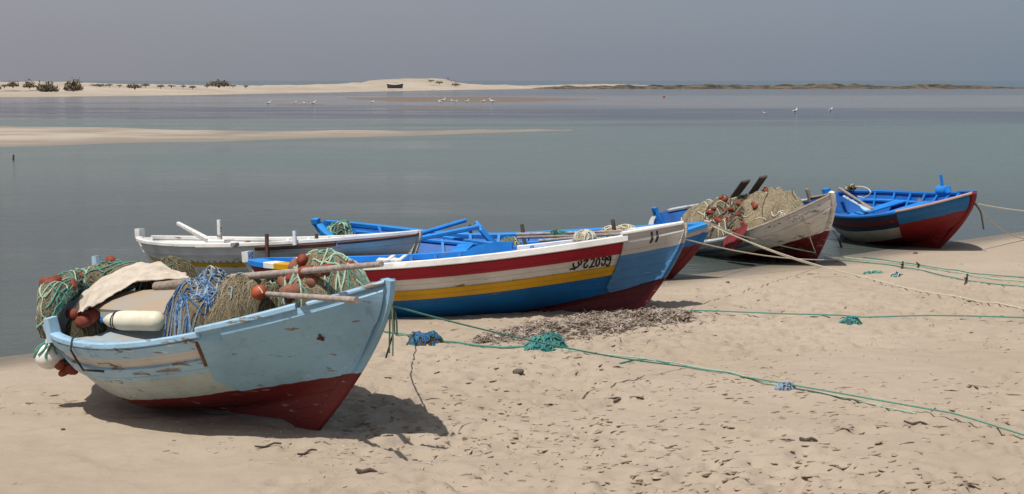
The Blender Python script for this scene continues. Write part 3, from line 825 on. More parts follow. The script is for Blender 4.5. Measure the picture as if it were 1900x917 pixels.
for y_, z_ in ((-.045, .07), (.03, .05), (.0, .09), (.05, .1)):
    mb.ell((-.065, y_, float(B.zs(0.)) + z_), (.006, .012, .012), nu=8, nv=5); mb.ell((.021, y_, float(B.zs(0.)) + z_), (.006, .012, .012), nu=8, nv=5)
mb.build('bolt_holes', M['black'], stB)['kind'] = 'stuff'
B.deck(.03, .30, M['blue_wood'], .07, 'stern_deck')
B.deck(.70, .96, M['blue_wood'], .05, 'fore_deck')
B.ribs([.34, .40, .46, .52, .58, .64], M['blue_deep'])
for u_ in (.38, .52, .63): B.thwart(u_, M['blue_wood'], .06, .22)
# raised blue board against the middle of the near side
P0, P1, P2, P3 = [B.px(*q) for q in ((838, 478, .82), (872, 459, .94), (912, 460, .93), (955, 470, .82))]
mb = MB(); th = np.array([0, .03, 0])
prof = [P0, (P0 + P1) / 2 + (-.0, 0, .03), P1, (P1 + P2) / 2 + (0, 0, .01), P2, (P2 + P3) / 2 + (-.06, 0, -.02), P3]
pr2 = [np.array([q[0], -.44, q[2]]) for q in prof]
mb.loft([pr2, [q + th * 2 for q in pr2]]); mb.build('splash_board', M['blue_wood'], B.o, angle=30)
for u_, h_ in ((.62, .30), (.84, .22)):
    B.post(B.rail_pt(u_, 1, .02), h_, .05, M['dark_wood'], (-.03, 0))
# two pairs of rope scuppers cut in the bow board
for xx in (1211, 1221):
    mb = MB(); ub = .857 + (xx - 1143) / 131 * .143
    mb.tube([B.surf(ub - .001 * k, B.td(ub, -.03 + .028 * k), -1, .038) for k in range(5)], [.010, .014, .014, .013, .009], 6); mb.build('scupper_mark', M['black'], B.o)
# painted number
def glyph(pts):
    P_ = []
    for x, y in pts:
        px = 1054 + x / 22.1; py = 460 + y / 22.1
        P_.append((px, py))
    return P_
GL = [[(125, 470), (150, 560), (215, 605), (310, 610), (370, 570), (395, 500), (340, 455), (320, 400)], [(395, 500), (460, 495), (480, 440), (450, 385), (400, 385)],
      [(540, 400), (640, 352), (745, 345), (690, 405), (625, 460), (615, 540), (670, 595), (745, 585), (775, 500)],
      [(850, 335), (930, 285), (995, 310), (985, 400), (950, 500), (900, 585)], [(850, 590), (960, 555), (1100, 525)],
      [(1150, 265), (1100, 330), (1125, 460), (1190, 525), (1265, 490), (1250, 350), (1205, 285), (1150, 265)],
      [(1475, 215), (1370, 222), (1325, 270), (1375, 320), (1465, 295), (1480, 215), (1515, 380), (1495, 485), (1415, 480), (1365, 410)],
      [(1690, 200), (1590, 210), (1545, 260), (1590, 310), (1670, 285), (1690, 205), (1730, 370), (1720, 485), (1640, 490), (1585, 430)],
      [(30, 690), (110, 650), (200, 660), (280, 655)]]
mb = MB()
B_near = lambda u: B.w(B.surf(np.array([u]), np.array([1.0]), -1))[0]
def to_px(Pw):
    v = Pw - np.array([0, 0, CAM_H]); d = v[1] * _c - v[2] * _s; up = v[1] * _s + v[2] * _c
    return CX + F_PX * v[0] / d, CY - F_PX * up / d
us_ = np.linspace(.6, .95, 200); pxs_ = np.array([to_px(B_near(u)) for u in us_])
def place_num(px, py):
    u = float(np.interp(px, pxs_[:, 0], us_))
    ds_ = np.linspace(.1, .4, 60); yy = [to_px(B.w(B.surf(u, B.td(u, d_), -1)))[1] for d_ in ds_]
    return u, float(np.interp(py, yy, ds_))
for g_ in GL:
    pts = []
    for a_, b_ in zip(g_[:-1], g_[1:]):
        for k in range(4): pts.append((a_[0] + (b_[0] - a_[0]) * k / 4, a_[1] + (b_[1] - a_[1]) * k / 4))
    pts.append(g_[-1])
    UD = [(place_num(1063 + x / 22.1, 480)[0], .158 + (y - (400 - .155 * x)) / (370 - .01 * x) * .132) for x, y in pts]
    UD = np.array(UD); UD[1:-1] = (UD[:-2] + 2 * UD[1:-1] + UD[2:]) / 4
    # flat brush stroke: a ribbon on the boards
    wu, wd = .0085 / B.p['L'], .0085
    tg = np.gradient(UD * np.array([B.p['L'], 1]), axis=0); tg /= np.linalg.norm(tg, axis=1)[:, None] + 1e-9
    L_, R_, Lb, Rb = [], [], [], []
    for (u, d_), (tu, tdn) in zip(UD, tg):
        for lst, s_ in ((L_, 1), (R_, -1)): lst.append(B.surf(u + s_ * -tdn * wu, B.td(u, d_ + s_ * tu * wd), -1, .005))
        for lst, s_ in ((Lb, 1), (Rb, -1)): lst.append(B.surf(u + s_ * -tdn * wu, B.td(u, d_ + s_ * tu * wd), -1, .001))
    mb.loft([[l_, r_, rb, lb] for l_, r_, rb, lb in zip(L_, R_, Rb, Lb)])
mb.build('registration_number', M['black'], B.o, smooth=False)

# ---- boat: white with a yellow band, behind on the left
C = Boat('fishing_boat', BP['C']['p'], BP['C']['foot'], wl=(.22, .2, .05), dz=.0)
tag(C.o, 'white boat with a thin yellow band and a white tiller, half hidden behind the others', 'boat', 'wooden fishing boats on the beach')
CW = (.70, .69, .675)
mC = paint('white boat planks', [(0, CW), (.215, (.60, .34, .02)), (.285, CW)], RED, .25, grime=.5, rust=.25)
mCw = paint('white boat rail', [(0, CW)], None, .25, grime=.3, rust=.08, edge=0)
mCp = paint('white boat bow boards', [(0, (.66, .54, .41))], RED, .05, grime=.25, rust=.05)
C.hull(mC, M['white_wood'], tin=.3)
for sd in (-1, 1):
    C.rail('cap_rail', .015, .995, mCw, sd, out=.03, inn=.06, lo=-.01, hi=.04)
    C.strip('rubbing_strake', .012, .80, .095, .125, .022, mCw, sd)
    C.strip('bow_panel', .80, .995, .035, lambda u: float(C.zs(u) - C.wl(u)) - .01, .028, mCp, sd, m=12)
    C.strip('bow_rail', .795, .998, -.02, .03, .045, M['brown_post'], sd, m=3)
C.stem(mCp, .03); C.stern(M['white_wood'], .14, .12, .05)
C.deck(.04, .30, M['white_wood'], .06, 'stern_deck'); C.deck(.72, .95, M['white_wood'], .05, 'fore_deck')
C.ribs([.36, .44, .52, .6], M['white_wood'])
for u_ in (.4, .55): C.thwart(u_, M['white_wood'])
a_ = C.px(331, 415, 1.06); b_ = C.px(398, 452, .88)
mb = MB(); mb.bar(a_, b_, .05, .05, ends=(.9, 1.25)); mb.build('tiller', M['white_wood'], C.o, angle=40)
mb = MB(); p_ = C.px(405, 455, .86); mb.bar(p_ - (.25, 0, 0), p_ + (.22, 0, 0), .16, .05); mb.bar(p_ + (-.1, 0, .03), p_ + (.12, 0, .03), .12, .06); mb.build('tiller_block', M['white_wood'], C.o, angle=40)
C.post(C.px(408, 446, .88), .24, .05, M['white_wood'], (0, 0)); C.post(C.px(547, 446, .80), .12, .05, M['white_wood'], (0, 0))
C.post(C.rail_pt(.60, -1, -.03) - np.array([0, 0, .12]), .26, .05, M['brown_post'], (0, 0), 'stanchion')
C.post(C.rail_pt(.74, -1, .0), .10, .045, M['brown_post'], (0, 0), 'stanchion')
C.strip('side_bar', .56, .79, .0, .045, .05, M['brown_post'], -1, m=3)
mb = MB()                                                     # little black leaf marks along the band
for k in range(5):
    for j in (-1, 1):
        u_ = .30 + .045 * k + j * .006
        mb.tube([C.surf(u_, C.td(u_, .19), -1, .006), C.surf(u_ + j * .006, C.td(u_, .205), -1, .006), C.surf(u_ + j * .009, C.td(u_, .225), -1, .006)], [.002, .0045, .002], 5)
mb.build('painted_marks', M['black'], C.o)['kind'] = 'stuff'

# ---- boat: all blue inside, with beams across, behind the striped boat
D = Boat('fishing_boat', BP['D']['p'], BP['D']['foot'], wl=(.22, .30, .05), lift=.03)
tag(D.o, 'bright blue boat with green rope in its stern, behind the striped boat', 'boat', 'wooden fishing boats on the beach')
DB = (.012, .15, .42)
mD = paint('bright blue boat planks', [(0, (.46, .40, .36)), (.10, DB)], (.16, .012, .016), .15, grime=.3, rust=.1)
mDr = paint('bright blue rail', [(0, (.022, .24, .62))], None, .15, grime=.2, rust=0, edge=0)
D.hull(mD, M['blue_deep'], tin=.25)
for sd in (-1, 1):
    D.rail('cap_rail', .01, .995, mDr, sd, out=.03, inn=.07, lo=-.02, hi=.04)
    D.strip('rubbing_strake', .012, .86, .11, .16, .024, mDr, sd)
    rr = [D.surf(u, D.td(u, .13), sd, -.05) for u in np.linspace(.06, .9, 40)]
    MB().tube(rr, .03, 6).build('inner_stringer', M['blue_wood'], D.o)
D.stem(mD, .05, .07); D.stern(M['blue_wood'], .07, .12)
D.ribs([.12, .2, .28, .36, .44, .52, .6, .68, .76], M['blue_wood'])
for u_ in (.35, .5, .62): D.thwart(u_, M['blue_wood'], .10, .24)
D.deck(.72, .96, M['blue_wood'], .04, 'fore_deck')
D.deck(.05, .70, M['blue_deep'], .36, 'floor_boards')
mb = MB()                                                      # curved frame amidships
cc = [D.px(884, 418, .80), D.px(893, 428, .74), D.px(905, 443, .62), D.px(922, 458, .48)]
mb.tube(cc, .035, 6); mb.tube([q + (-.05, .16, .0) for q in cc], .03, 6); mb.build('frame', M['blue_wood'], D.o)
D.post(D.rail_pt(.36, 1, .02), .17, .045, M['dark_wood'], (0, 0))

# ---- boat: white and patched, heaped with nets
E_ = Boat('fishing_boat', BP['E']['p'], BP['E']['foot'], wl=(.26, .34, .08), dz=-.05, lift=.03, rock=.1)
tag(E_.o, 'listing off-white boat with a blue stripe and a tall tan net heap', 'boat', 'wooden fishing boats on the beach')
mE = paint('patched white boat planks', [(0, (.42, .39, .35)), (.17, (.09, .21, .34)), (.245, (.52, .49, .45))], RED, .5, grime=.8, rust=.8)
mEp = paint('white bow boards with flaked paint', [(0, (.70, .68, .65))], (.15, .014, .018), .5, grime=.6, rust=.9)
E_.hull(mE, M['blue_deep'])
mEr = paint('worn pale rail', [(0, (.40, .44, .48))], None, .7, edge=0)
for sd in (-1, 1):
    E_.rail('cap_rail', .02, .72, mEr, sd, out=.03, inn=.06)
    E_.strip('rubbing_strake', .02, .72, .07, .12, .02, mEr, sd)
    E_.strip('bow_panel', .71, .996, -.05, lambda u: float(E_.zs(u) - E_.wl(u)) - .01 - .12 * max(0, (.76 - u) / .05) ** 2, .032, mEp, sd, m=16)
    E_.strip('bow_rail', .71, .998, .13, .165, .05, mEp, sd, m=3)
    E_.rail('bow_cap', .71, .997, M['wood'], sd, out=.042, inn=.03, lo=.04, hi=.06)
E_.stem(mEp, .06, .07); E_.stern(M['blue_wood'], .12, .07)
E_.deck(.1, .95, M['wood'], .12, 'floor_boards')
E_.post(E_.rail_pt(.72, 1, .03), .2, .06, M['wood'], (0, 0)); E_.post(E_.rail_pt(.17, 1, .03), .12, .05, M['blue_wood'], (-.04, 0))
mb = MB()                                                      # faded blue brush writing on the bow
rw = random.Random(8)
for k in range(8):
    u_ = .868 + k * .010; a0, a1, a2 = rw.uniform(.02, .09), rw.uniform(.02, .09), rw.uniform(.02, .09)
    mb.tube([E_.surf(u_, E_.td(u_, a0), -1, .037), E_.surf(u_ + .005, E_.td(u_, a1), -1, .037), E_.surf(u_ + rw.uniform(.003, .012), E_.td(u_, a2), -1, .037)], [.003, .006, .003], 5)
mb.build('brush_writing', M['rope_bluegrey'], E_.o)

# ---- boat: deep blue and red, far right
Fb = Boat('fishing_boat', BP['F']['p'], BP['F']['foot'], wl=(.17, .25, .05), dz=-.035, lift=.02, rock=.1)
tag(Fb.o, 'deep blue and red boat with oars over its stern, farthest along the shore', 'boat', 'wooden fishing boats on the beach')
FR_ = (.20, .012, .014)
mF = paint('deep blue and red planks', [(0, (.012, .03, .075)), (.09, (.10, .010, .016)), (.20, (.012, .03, .07)), (.285, (.46, .43, .37))], FR_, .12, grime=.4, rust=.2)
mFp = paint('red bow boards', [(0, (.012, .14, .36)), (.20, FR_)], FR_, .15, grime=.4, rust=.3, edge=.03)
mFr = paint('deep blue rail', [(0, (.012, .13, .42))], None, .15, grime=.2, edge=0)
mFw = paint('bleached pink rail', [(0, (.42, .28, .25))], None, .4, edge=0)
Fb.hull(mF, M['blue_deep'], tin=.25)
for sd in (-1, 1):
    Fb.rail('cap_rail', .02, .72, mFr, sd, out=.03, inn=.07)
    Fb.strip('rubbing_strake', .02, .71, .20, .27, .010, paint('navy strake', [(0, (.012, .028, .065))], None, .1, edge=0), sd)
    Fb.strip('bow_panel', .71, .985, -.02, lambda u: float(Fb.zs(u) - .12) , .026, mFp, sd, m=16)
    Fb.rail('bow_rail', .71, .995, mFw if sd < 0 else mFr, sd, out=.04, inn=.04, lo=.018, hi=.05)
    rr = [Fb.surf(u, Fb.td(u, .15), sd, -.05) for u in np.linspace(.06, .9, 30)]
    MB().tube(rr, .028, 6).build('inner_stringer', M['blue_wood'], Fb.o)
mFs = paint('red stem', [(0, FR_)], FR_, .1, edge=0)
Fb.stem(mFs, .02, .09); Fb.stern(M['blue_wood'], .10, .12)
Fb.ribs([.15, .25, .35, .45, .55, .65, .75], M['blue_wood'])
for u_ in (.3, .48, .64): Fb.thwart(u_, M['blue_wood'], .12, .26)
Fb.deck(.76, .96, M['blue_deep'], .10, 'fore_deck'); Fb.deck(.05, .74, M['blue_deep'], .34, 'floor_boards')
p_ = Fb.loc(atY(1750, 354, 20.30)); mb = MB()
mb.tube([p_ + (-.11, .0, -.04), p_ + (-.09, 0, .0), p_ + (.09, 0, .0), p_ + (.11, 0, -.04)], [.05, .09, .09, .05], 14); mb.build('windlass', M['blue_wood'], Fb.o)
Fb.post(p_ + (0, 0, .07), .20, .045, M['blue_wood'], (0, 0), 'post')
BO = dict(A=A, B=B, C=C, D=D, E=E_, F=Fb)
# ------------------------------------------------------------------ nets and gear
UPV = np.array([0, 0, 1.])
class Heap:
    """A lumpy heap on a base disc: surface S(a, b) over the unit disc, world space."""
    def __init__(s, c, rx, ry, h, rot, seed, lump=.22, pw=.62, skirt=.12, boat=None):
        s.c = np.array(c, float); s.rx, s.ry, s.h, s.seed, s.lump, s.pw, s.skirt = rx, ry, h, seed, lump, pw, skirt
        s.ax = np.array([math.cos(rot), math.sin(rot), 0]); s.ay = np.array([-math.sin(rot), math.cos(rot), 0]); s.boat = None; s.hs = 1.0
        g = np.linspace(-1, 1, 25); ga, gb = np.meshgrid(g, g); s.hs = h / max((s.S(ga, gb)[..., 2] - s.c[2]).max(), 1e-3); s.boat = boat
    def S(s, a, b, lift=0):
        a = np.asarray(a, float); b = np.asarray(b, float)
        r = np.sqrt(a * a + b * b)
        n = fbm(a * 1.7 + 9.1, b * 1.7 + 3.3, s.seed, 4)
        z = s.hs * s.h * np.maximum(1 - np.minimum(r, 1) ** 2.2, 0) ** s.pw * (1 + s.lump * 1.6 * n) - np.maximum(r - 1, 0) * s.skirt * 8
        k = 1 + s.lump * .5 * fbm(a * 2.1 - 4, b * 2.1 + 7, s.seed + 5, 3)
        P = s.c + (a * s.rx * k)[..., None] * s.ax + (b * s.ry * k)[..., None] * s.ay + (z + lift)[..., None] * UPV
        return s.boat.clampin(P) if s.boat is not None else P
    def base(s, n=26, m=64):
        r = np.concatenate([np.linspace(0, 1, n) ** .8, [1.12]]); t = np.arange(m) * 2 * math.pi / m
        Rr, Tt = np.meshgrid(r, t, indexing='ij')
        P = s.S(Rr * np.cos(Tt), Rr * np.sin(Tt))
        P = P + (.014 * (fbm(Rr * np.cos(Tt) * 14, Rr * np.sin(Tt) * 14, s.seed + 3, 3)))[..., None] * UPV
        mb = MB(); f = []; k = len(r)
        for i in range(k - 1):
            for j in range(m): f.append((i * m + j, (i + 1) * m + j, (i + 1) * m + (j + 1) % m, i * m + (j + 1) % m))
        return mb.add(P.reshape(-1, 3), f)
    def strands(s, mb, n, rad, r, length=26, step=.07, curl=.5, lift=.006, rmax=1.12, fan=None):
        for i in range(n):
            q = r.random() ** .36 * 1.06; t = r.random() * 6.283
            a, b = q * math.cos(t), q * math.sin(t); hd = r.random() * 6.283 if fan is None else fan + r.gauss(0, .35); cv = r.gauss(0, curl * .5)
            A_ = []; B_ = []
            for k in range(int(length * r.uniform(.5, 1.2))):
                A_.append(a); B_.append(b); cv += r.gauss(0, curl * .3); cv *= .85; hd += cv
                a += math.cos(hd) * step; b += math.sin(hd) * step
                if a * a + b * b > rmax * rmax: break
            if len(A_) < 4: continue
            P = s.S(np.array(A_), np.array(B_), lift)
            P = P + UPV * (np.array([r.gauss(0, .35) for _ in A_])[:, None] * rad + rad * .6)
            mb.tube(P, rad, 5 if rad > .003 else 4, cap=False)
        return mb
    def pt(s, r, lift=0, rmax=.92):
        q = r.random() ** .5 * rmax; t = r.random() * 6.283
        return s.S(np.array([q * math.cos(t)]), np.array([q * math.sin(t)]), lift)[0]
class Roll:
    """A lumpy bundle along a path, the same interface."""
    def __init__(s, path, radii, seed, lump=.3, n=60):
        path = np.array(path, float); q = np.linspace(0, 1, len(path)); t = np.linspace(0, 1, n)
        s.P = np.stack([np.interp(t, q, path[:, k]) for k in range(3)], 1)
        for _ in range(4): s.P[1:-1] = (s.P[:-2] + 2 * s.P[1:-1] + s.P[2:]) / 4
        s.rad = np.interp(t, q, radii); s.n = n; s.seed = seed; s.lump = lump
        T_ = np.gradient(s.P, axis=0); T_ /= np.linalg.norm(T_, axis=1)[:, None]
        a = np.array([.2, .3, .93]); s.N = []; s.Bn = []
        for i in range(n):
            v = a - T_[i] * (a @ T_[i]); v /= np.linalg.norm(v); a = v; s.N.append(v); s.Bn.append(np.cross(T_[i], v))
        s.N = np.array(s.N); s.Bn = np.array(s.Bn)
    def S(s, u, ang, lift=0):
        u = np.clip(np.asarray(u, float), 0, 1) * (s.n - 1); i = np.clip(u.astype(int), 0, s.n - 2); f = (u - i)[..., None]
        L_ = lambda A_: A_[i] * (1 - f) + A_[i + 1] * f
        rr = (s.rad[i] * (1 - f[..., 0]) + s.rad[i + 1] * f[..., 0]) * (1 + s.lump * 1.5 * fbm(u * .16 + np.cos(ang) * .8, np.sin(ang) * .9 + 5, s.seed, 4)) + lift
        return L_(s.P) + rr[..., None] * (np.cos(ang)[..., None] * L_(s.N) + np.sin(ang)[..., None] * L_(s.Bn))
    def base(s, m=28):
        U, A_ = np.meshgrid(np.linspace(0, 1, s.n), np.arange(m) * 2 * math.pi / m, indexing='ij')
        P = s.S(U, A_); return MB().loft([P[i] for i in range(s.n)])
    def strands(s, mb, n, rad, r, length=26, step=.03, curl=.5, lift=.004, fan=None, rmax=1):
        for i in range(n):
            u = r.random(); a = r.random() * 6.283; hd = r.random() * 6.283 if fan is None else fan + r.gauss(0, .35); cv = r.gauss(0, curl * .5); U = []; A_ = []
            for k in range(int(length * r.uniform(.5, 1.2))):
                U.append(u); A_.append(a); cv += r.gauss(0, curl * .3); cv *= .85; hd += cv
                u += math.cos(hd) * step; a += math.sin(hd) * step * 9
                if u < 0 or u > 1: break
            if len(U) < 4: continue
            mb.tube(s.S(np.array(U), np.array(A_), lift) + np.array([[r.gauss(0, .3) * rad for _ in range(3)] for _ in U]), rad, 5, cap=False)
        return mb
    def pt(s, r, lift=0, rmax=1):
        return s.S(np.array([r.uniform(.03, .97)]), np.array([r.uniform(-1.9, 3.4)]), lift)[0]
def float_mesh(l, rad):
    mb = MB(); rings = []
    for x, q in ((-.5, .35), (-.46, .7), (-.32, .96), (0, 1.04), (.32, .96), (.46, .7), (.5, .35)):
        t = np.arange(12) * math.pi / 6; rings.append(np.stack([np.full(12, x * l), np.cos(t) * rad * q, np.sin(t) * rad * q], 1))
    mb.loft(rings); return mb.V(), mb.f
FV, FF = float_mesh(.105, .042)
def add_float(parent, p, r, mat, sc=1.0, name='float'):
    me_key = 'float_' + mat
    o = bpy.data.objects.get('%s_src' % me_key)
    me = bpy.data.meshes.get(me_key)
    if me is None:
        me = bpy.data.meshes.new(me_key); me.from_pydata(FV.tolist(), [], FF); me.materials.append(M[mat])
        me.polygons.foreach_set('use_smooth', [True] * len(me.polygons))
    o = bpy.data.objects.new(name, me); link(o, parent)
    o.location = p; o.rotation_euler = (r.uniform(0, 3), r.uniform(-.6, .6), r.uniform(0, 6.28)); o.scale = (sc * r.uniform(.8, 1.3), sc * r.uniform(.85, 1.1), sc)
    return o
def net_pile(S, label, mat, fine, ropes, floats, seed, group=None, name='fishing_net', dip=.004):
    """S: Heap or Roll; fine = [(material, count, radius, curl)] twine in the netting; ropes = [(material, count, radius, length, curl)]; floats = [(material, count, scale)]"""
    r = random.Random(seed)
    if isinstance(S, Heap): base = S.c.copy()
    else: base = S.P[np.argmin(S.P[:, 2])].copy()
    o = empty(name, base)
    def put(mb, nm, m_, stuff=False):
        V = mb.V() - base; mb.v = [V]; ob = mb.build(nm, m_, o, angle=180)
        if stuff: ob['kind'] = 'stuff'
    put(S.base(), 'netting', M[mat])
    for m_, n, rad, cv in fine:
        mb = MB(); k_ = 1 if isinstance(S, Heap) else .6
        S.strands(mb, int(n * .9), rad * .68, r, 24, curl=cv)
        for fn in (.75, 2.3): S.strands(mb, int(n * .75), rad * .62, r, 26, curl=.13, fan=fn * k_)
        put(mb, 'twine', M[m_], True)
    for m_, n, rad, L_, cv in ropes:
        put(S.strands(MB(), n, rad, r, L_, curl=cv, lift=rad * 1.2), 'rope', M[m_], True)
    for m_, n, sc in floats:
        for i in range(n): add_float(o, S.pt(r, dip, .98) - base, r, m_, sc * r.uniform(.72, 1.18))
    return tag(o, label, 'net', group)
def heap_px(b, px, top, bot, halfw, yl, ry, rot=None, seed=1, **k):
    lo = b.wpy(px, bot, yl); hi = b.wpy(px, top, yl)
    c = lo; h = hi[2] - lo[2]
    k.setdefault('boat', b); return Heap(c, halfw * np.linalg.norm(lo[:2]) / F_PX, ry, h, b.p['yaw'] if rot is None else rot, seed, **k)

# --- gear in the light blue boat
net_pile(heap_px(A, 316, 477, 560, 84, .40, .24, seed=21, pw=.5), 'dark brown net lying along the far side behind the canvas sheet', 'net_dark',
         [('strand_olive', 60, .0025, .6)], [('rope_green', 5, .006, 16, .9), ('rope_cream', 2, .006, 18, .6)], [], 31)
net_pile(heap_px(A, 452, 508, 615, 66, -.12, .34, seed=22, pw=.5), 'tan brown net between the blue rope heap and the big net', 'net_brown',
         [('strand_tan', 90, .0025, .7), ('strand_olive', 40, .003, .6)], [('rope_bluegrey', 4, .006, 14, 1.2)], [], 32)
net_pile(heap_px(A, 390, 500, 612, 82, -.22, .33, seed=23, pw=.5), 'heap of tangled blue rope beside the cream plastic can', 'net_brown',
         [('strand_tan', 60, .0025, .7)], [('rope_blue', 32, .0065, 30, 1.0), ('rope_bluegrey', 52, .0055, 30, 1.0), ('rope_cream', 14, .005, 24, .9), ('rope_dark', 16, .006, 20, 1.0)], [], 33, name='rope_heap')
net_pile(heap_px(A, 604, 464, 585, 108, -.05, .27, seed=24, pw=.42, lump=.16), 'big bundled net with pale green ropes and brown floats near the bow', 'net_brown',
         [('strand_tan', 120, .0025, .6), ('strand_olive', 60, .003, .6)], [('rope_pale', 40, .0075, 34, .35), ('rope_green', 24, .0065, 30, .6)], [('float', 9, 1.05), ('float_dull', 13, 1.1)], 34, dip=-.018)
net_pile(heap_px(A, 520, 520, 590, 60, -.1, .22, seed=25), 'dark brown netting low under the oar, left of the big bundled net', 'net_dark', [('strand_olive', 40, .0025, .6)], [('rope_pale', 3, .006, 20, .5)], [], 35)
qn = A.w(A.surf(.12, 1.0, -1)); Yq = qn[1]
Sr = Roll([A.wpy(268, 508, .25), A.wpy(225, 512, .22), A.wpy(180, 522, .15), A.wpy(135, 530, .02), atY(96, 548, Yq - .06), atY(86, 585, Yq - .16), atY(84, 625, Yq - .15)], [.07, .13, .15, .13, .095, .07, .05], 26)
net_pile(Sr, 'net with green ropes and red floats hanging over the stern of the light blue boat', 'net_grey',
         [('strand_tan', 90, .0025, .6), ('strand_olive', 70, .003, .6)], [('rope_green', 26, .0075, 26, .7), ('rope_pale', 16, .0065, 26, .6)], [('float', 22, 1.05)], 36, dip=-.008)
Sr = Roll([atY(100, 655, Yq - .01), atY(116, 672, Yq), atY(128, 690, Yq + .01)], [.03, .045, .03], 27, n=20)
net_pile(Sr, 'small tail of net with dark red floats dangling below the white buoy', 'net_dark', [('strand_olive', 14, .0025, .6)], [('rope_green', 6, .006, 10, .7), ('rope_dark', 6, .003, 12, .4)], [('float', 5, .95)], 37)
# white buoy in its rope sling
bp = atY(92, 661, Yq - .03); o = empty('buoy', bp - (0, 0, .11)); mb = MB(); mb.ell((0, 0, .11), (.112, .112, .105), nu=20, nv=14); mb.tube([(0, 0, .2), (0, 0, .245)], [.03, .025], 8); mb.build('buoy_body', M['white_plastic'], o)
mb = MB()
for k in range(9):
    a = k * .7 + .2; e = 1.2 if k % 2 else .95
    mb.tube([(.118 * math.sin(t) * math.cos(a + .3 * math.sin(t * 3 + k)), .118 * math.sin(t) * math.sin(a + .3 * math.sin(t * 3 + k)), .11 + .113 * math.cos(t)) for t in np.linspace(.1, e + .35, 9)], .008, 5)
for k in range(4): mb.tube([(0.01 * k, 0, .22), (.03 * math.cos(k * 1.6), .03 * math.sin(k * 1.6), .30), (.02 + .01 * k, .02, .40)], .008, 5)
mb.build('rope_sling', M['rope_green'], o); tag(o, 'round white buoy in a green rope sling hanging from the stern', 'buoy')
# canvas sheet
def sheet(name, rows, mat, label, cat, wr=.02, seed=1, n=90, m=30, th=.006):
    rows = [np.array(r_, float) for r_ in rows]
    q = np.linspace(0, 1, n); Rr = []
    for r_ in rows:
        t = np.linspace(0, 1, len(r_)); R_ = np.stack([np.interp(q, t, r_[:, k]) for k in range(3)], 1)
        for _ in range(3): R_[1:-1] = (R_[:-2] + 2 * R_[1:-1] + R_[2:]) / 4
        Rr.append(R_)
    Rr = np.array(Rr); t = np.linspace(0, 1, len(rows)); v = np.linspace(0, 1, m)
    G = np.stack([[np.interp(v, t, Rr[:, i, k]) for k in range(3)] for i in range(n)]).transpose(2, 0, 1)   # m,n,3
    qq, vv = np.meshgrid(q, v)
    wz = fbm(qq * 5 + vv * 4, vv * 2.2 - qq * 3, seed, 2) + .5 * np.abs(fbm(qq * 6 - vv * 4, vv * 3, seed + 3, 2))
    fold = np.abs(np.sin((qq * 9 - vv * 4 + 1.6 * fbm(qq * 3, vv * 3, seed + 9, 3)) * math.pi)) ** .55 - .6
    wz = wz + .16 * fold * (.5 + vnoise(qq * 4, vv * 3, seed + 21))
    G = G + wz[..., None] * wr * np.array([.3, -.5, 1.])
    mb = MB(); f = []; N_ = m * n
    for i in range(m - 1):
        for j in range(n - 1):
            a = i * n + j; f += [(a, a + n, a + n + 1, a + 1), (N_ + a, N_ + a + 1, N_ + a + n + 1, N_ + a + n)]
    for i in range(m - 1):
        for j in (0, n - 1): a = i * n + j; f.append((a, a + n, N_ + a + n, N_ + a))
    for j in range(n - 1):
        for i in (0, m - 1): a = i * n + j; f.append((a, a + 1, N_ + a + 1, N_ + a))
    mb.add(np.concatenate([G.reshape(-1, 3), (G - np.array([0, 0, th])).reshape(-1, 3)]), f)
    o = mb.build(name, mat, angle=60); tag(o, label, cat); return o
ap = A.wpy
sheet('canvas_sheet', [[ap(338, 506, 0.22), ap(300, 490, 0.22), ap(255, 492, 0.18), ap(212, 502, 0.10), ap(178, 520, -0.03), ap(150, 548, -0.23), ap(130, 577, -0.44)],
      [ap(345, 512, 0.14), ap(300, 505, 0.12), ap(255, 507, 0.06), ap(220, 518, -0.03), ap(190, 535, -0.16), ap(165, 555, -0.33), ap(145, 582, -0.50)],
      [ap(352, 522, 0.07), ap(305, 520, 0.02), ap(262, 522, -0.04), ap(232, 534, -0.13), ap(205, 548, -0.23), ap(180, 562, -0.38), ap(160, 574, -0.50)]], M['canvas'], 'crumpled pale canvas sheet over the stern of the light blue boat', 'canvas', .045, 4)
# grey board lying on the gear
cs = [ap(160, 572, -.36), ap(232, 541, -.04), ap(350, 533, .02), ap(322, 582, -.34)]
mb = MB(); cs = np.array(cs); nrm = np.cross(cs[1] - cs[0], cs[3] - cs[0]); nrm /= -np.linalg.norm(nrm); nrm *= np.sign(nrm[2])
mb.loft([cs - nrm * .024, cs]); o = mb.build('plywood_board', M['board'], smooth=False); tag(o, 'flat grey plywood board under the canvas edge', 'board')
# bucket like blue can and orange floats under the board
net_pile(heap_px(A, 160, 572, 620, 30, -.40, .16, seed=28), 'dark netting with one red float under the canvas corner', 'net_dark', [('strand_olive', 16, .0025, .5)], [], [('float', 4, 1.2)], 38)
# cream plastic can used as a float
a_, b_ = ap(194, 594, -.62), ap(300, 596, -.56); ax_ = b_ - a_; L_ = np.linalg.norm(ax_); ax_ /= L_
o = empty('plastic_can', (a_ + b_) / 2 - (0, 0, .075)); bs = np.array(o.location)
mb = MB(); t_ = np.linspace(0, 1, 17); rr = np.interp(t_, [0, .03, .10, .30, .34, .38, .60, .63, .66, .92, .98, 1], [.018, .026, .05, .073, .070, .075, .075, .071, .075, .074, .06, .03])
mb.tube([a_ + ax_ * L_ * q - bs for q in t_], rr, 18); mb.build('can_body', M['cream'], o, angle=50)
mb = MB(); mb.tube([a_ - ax_ * .03 - bs, a_ + ax_ * .012 - bs], [.021, .021], 10); mb.build('cap', M['blue_deep'], o)
mb = MB(); up_ = np.array([0, 0, 1.]) - ax_ * ax_[2]; up_ /= np.linalg.norm(up_); sd_ = np.cross(ax_, up_)
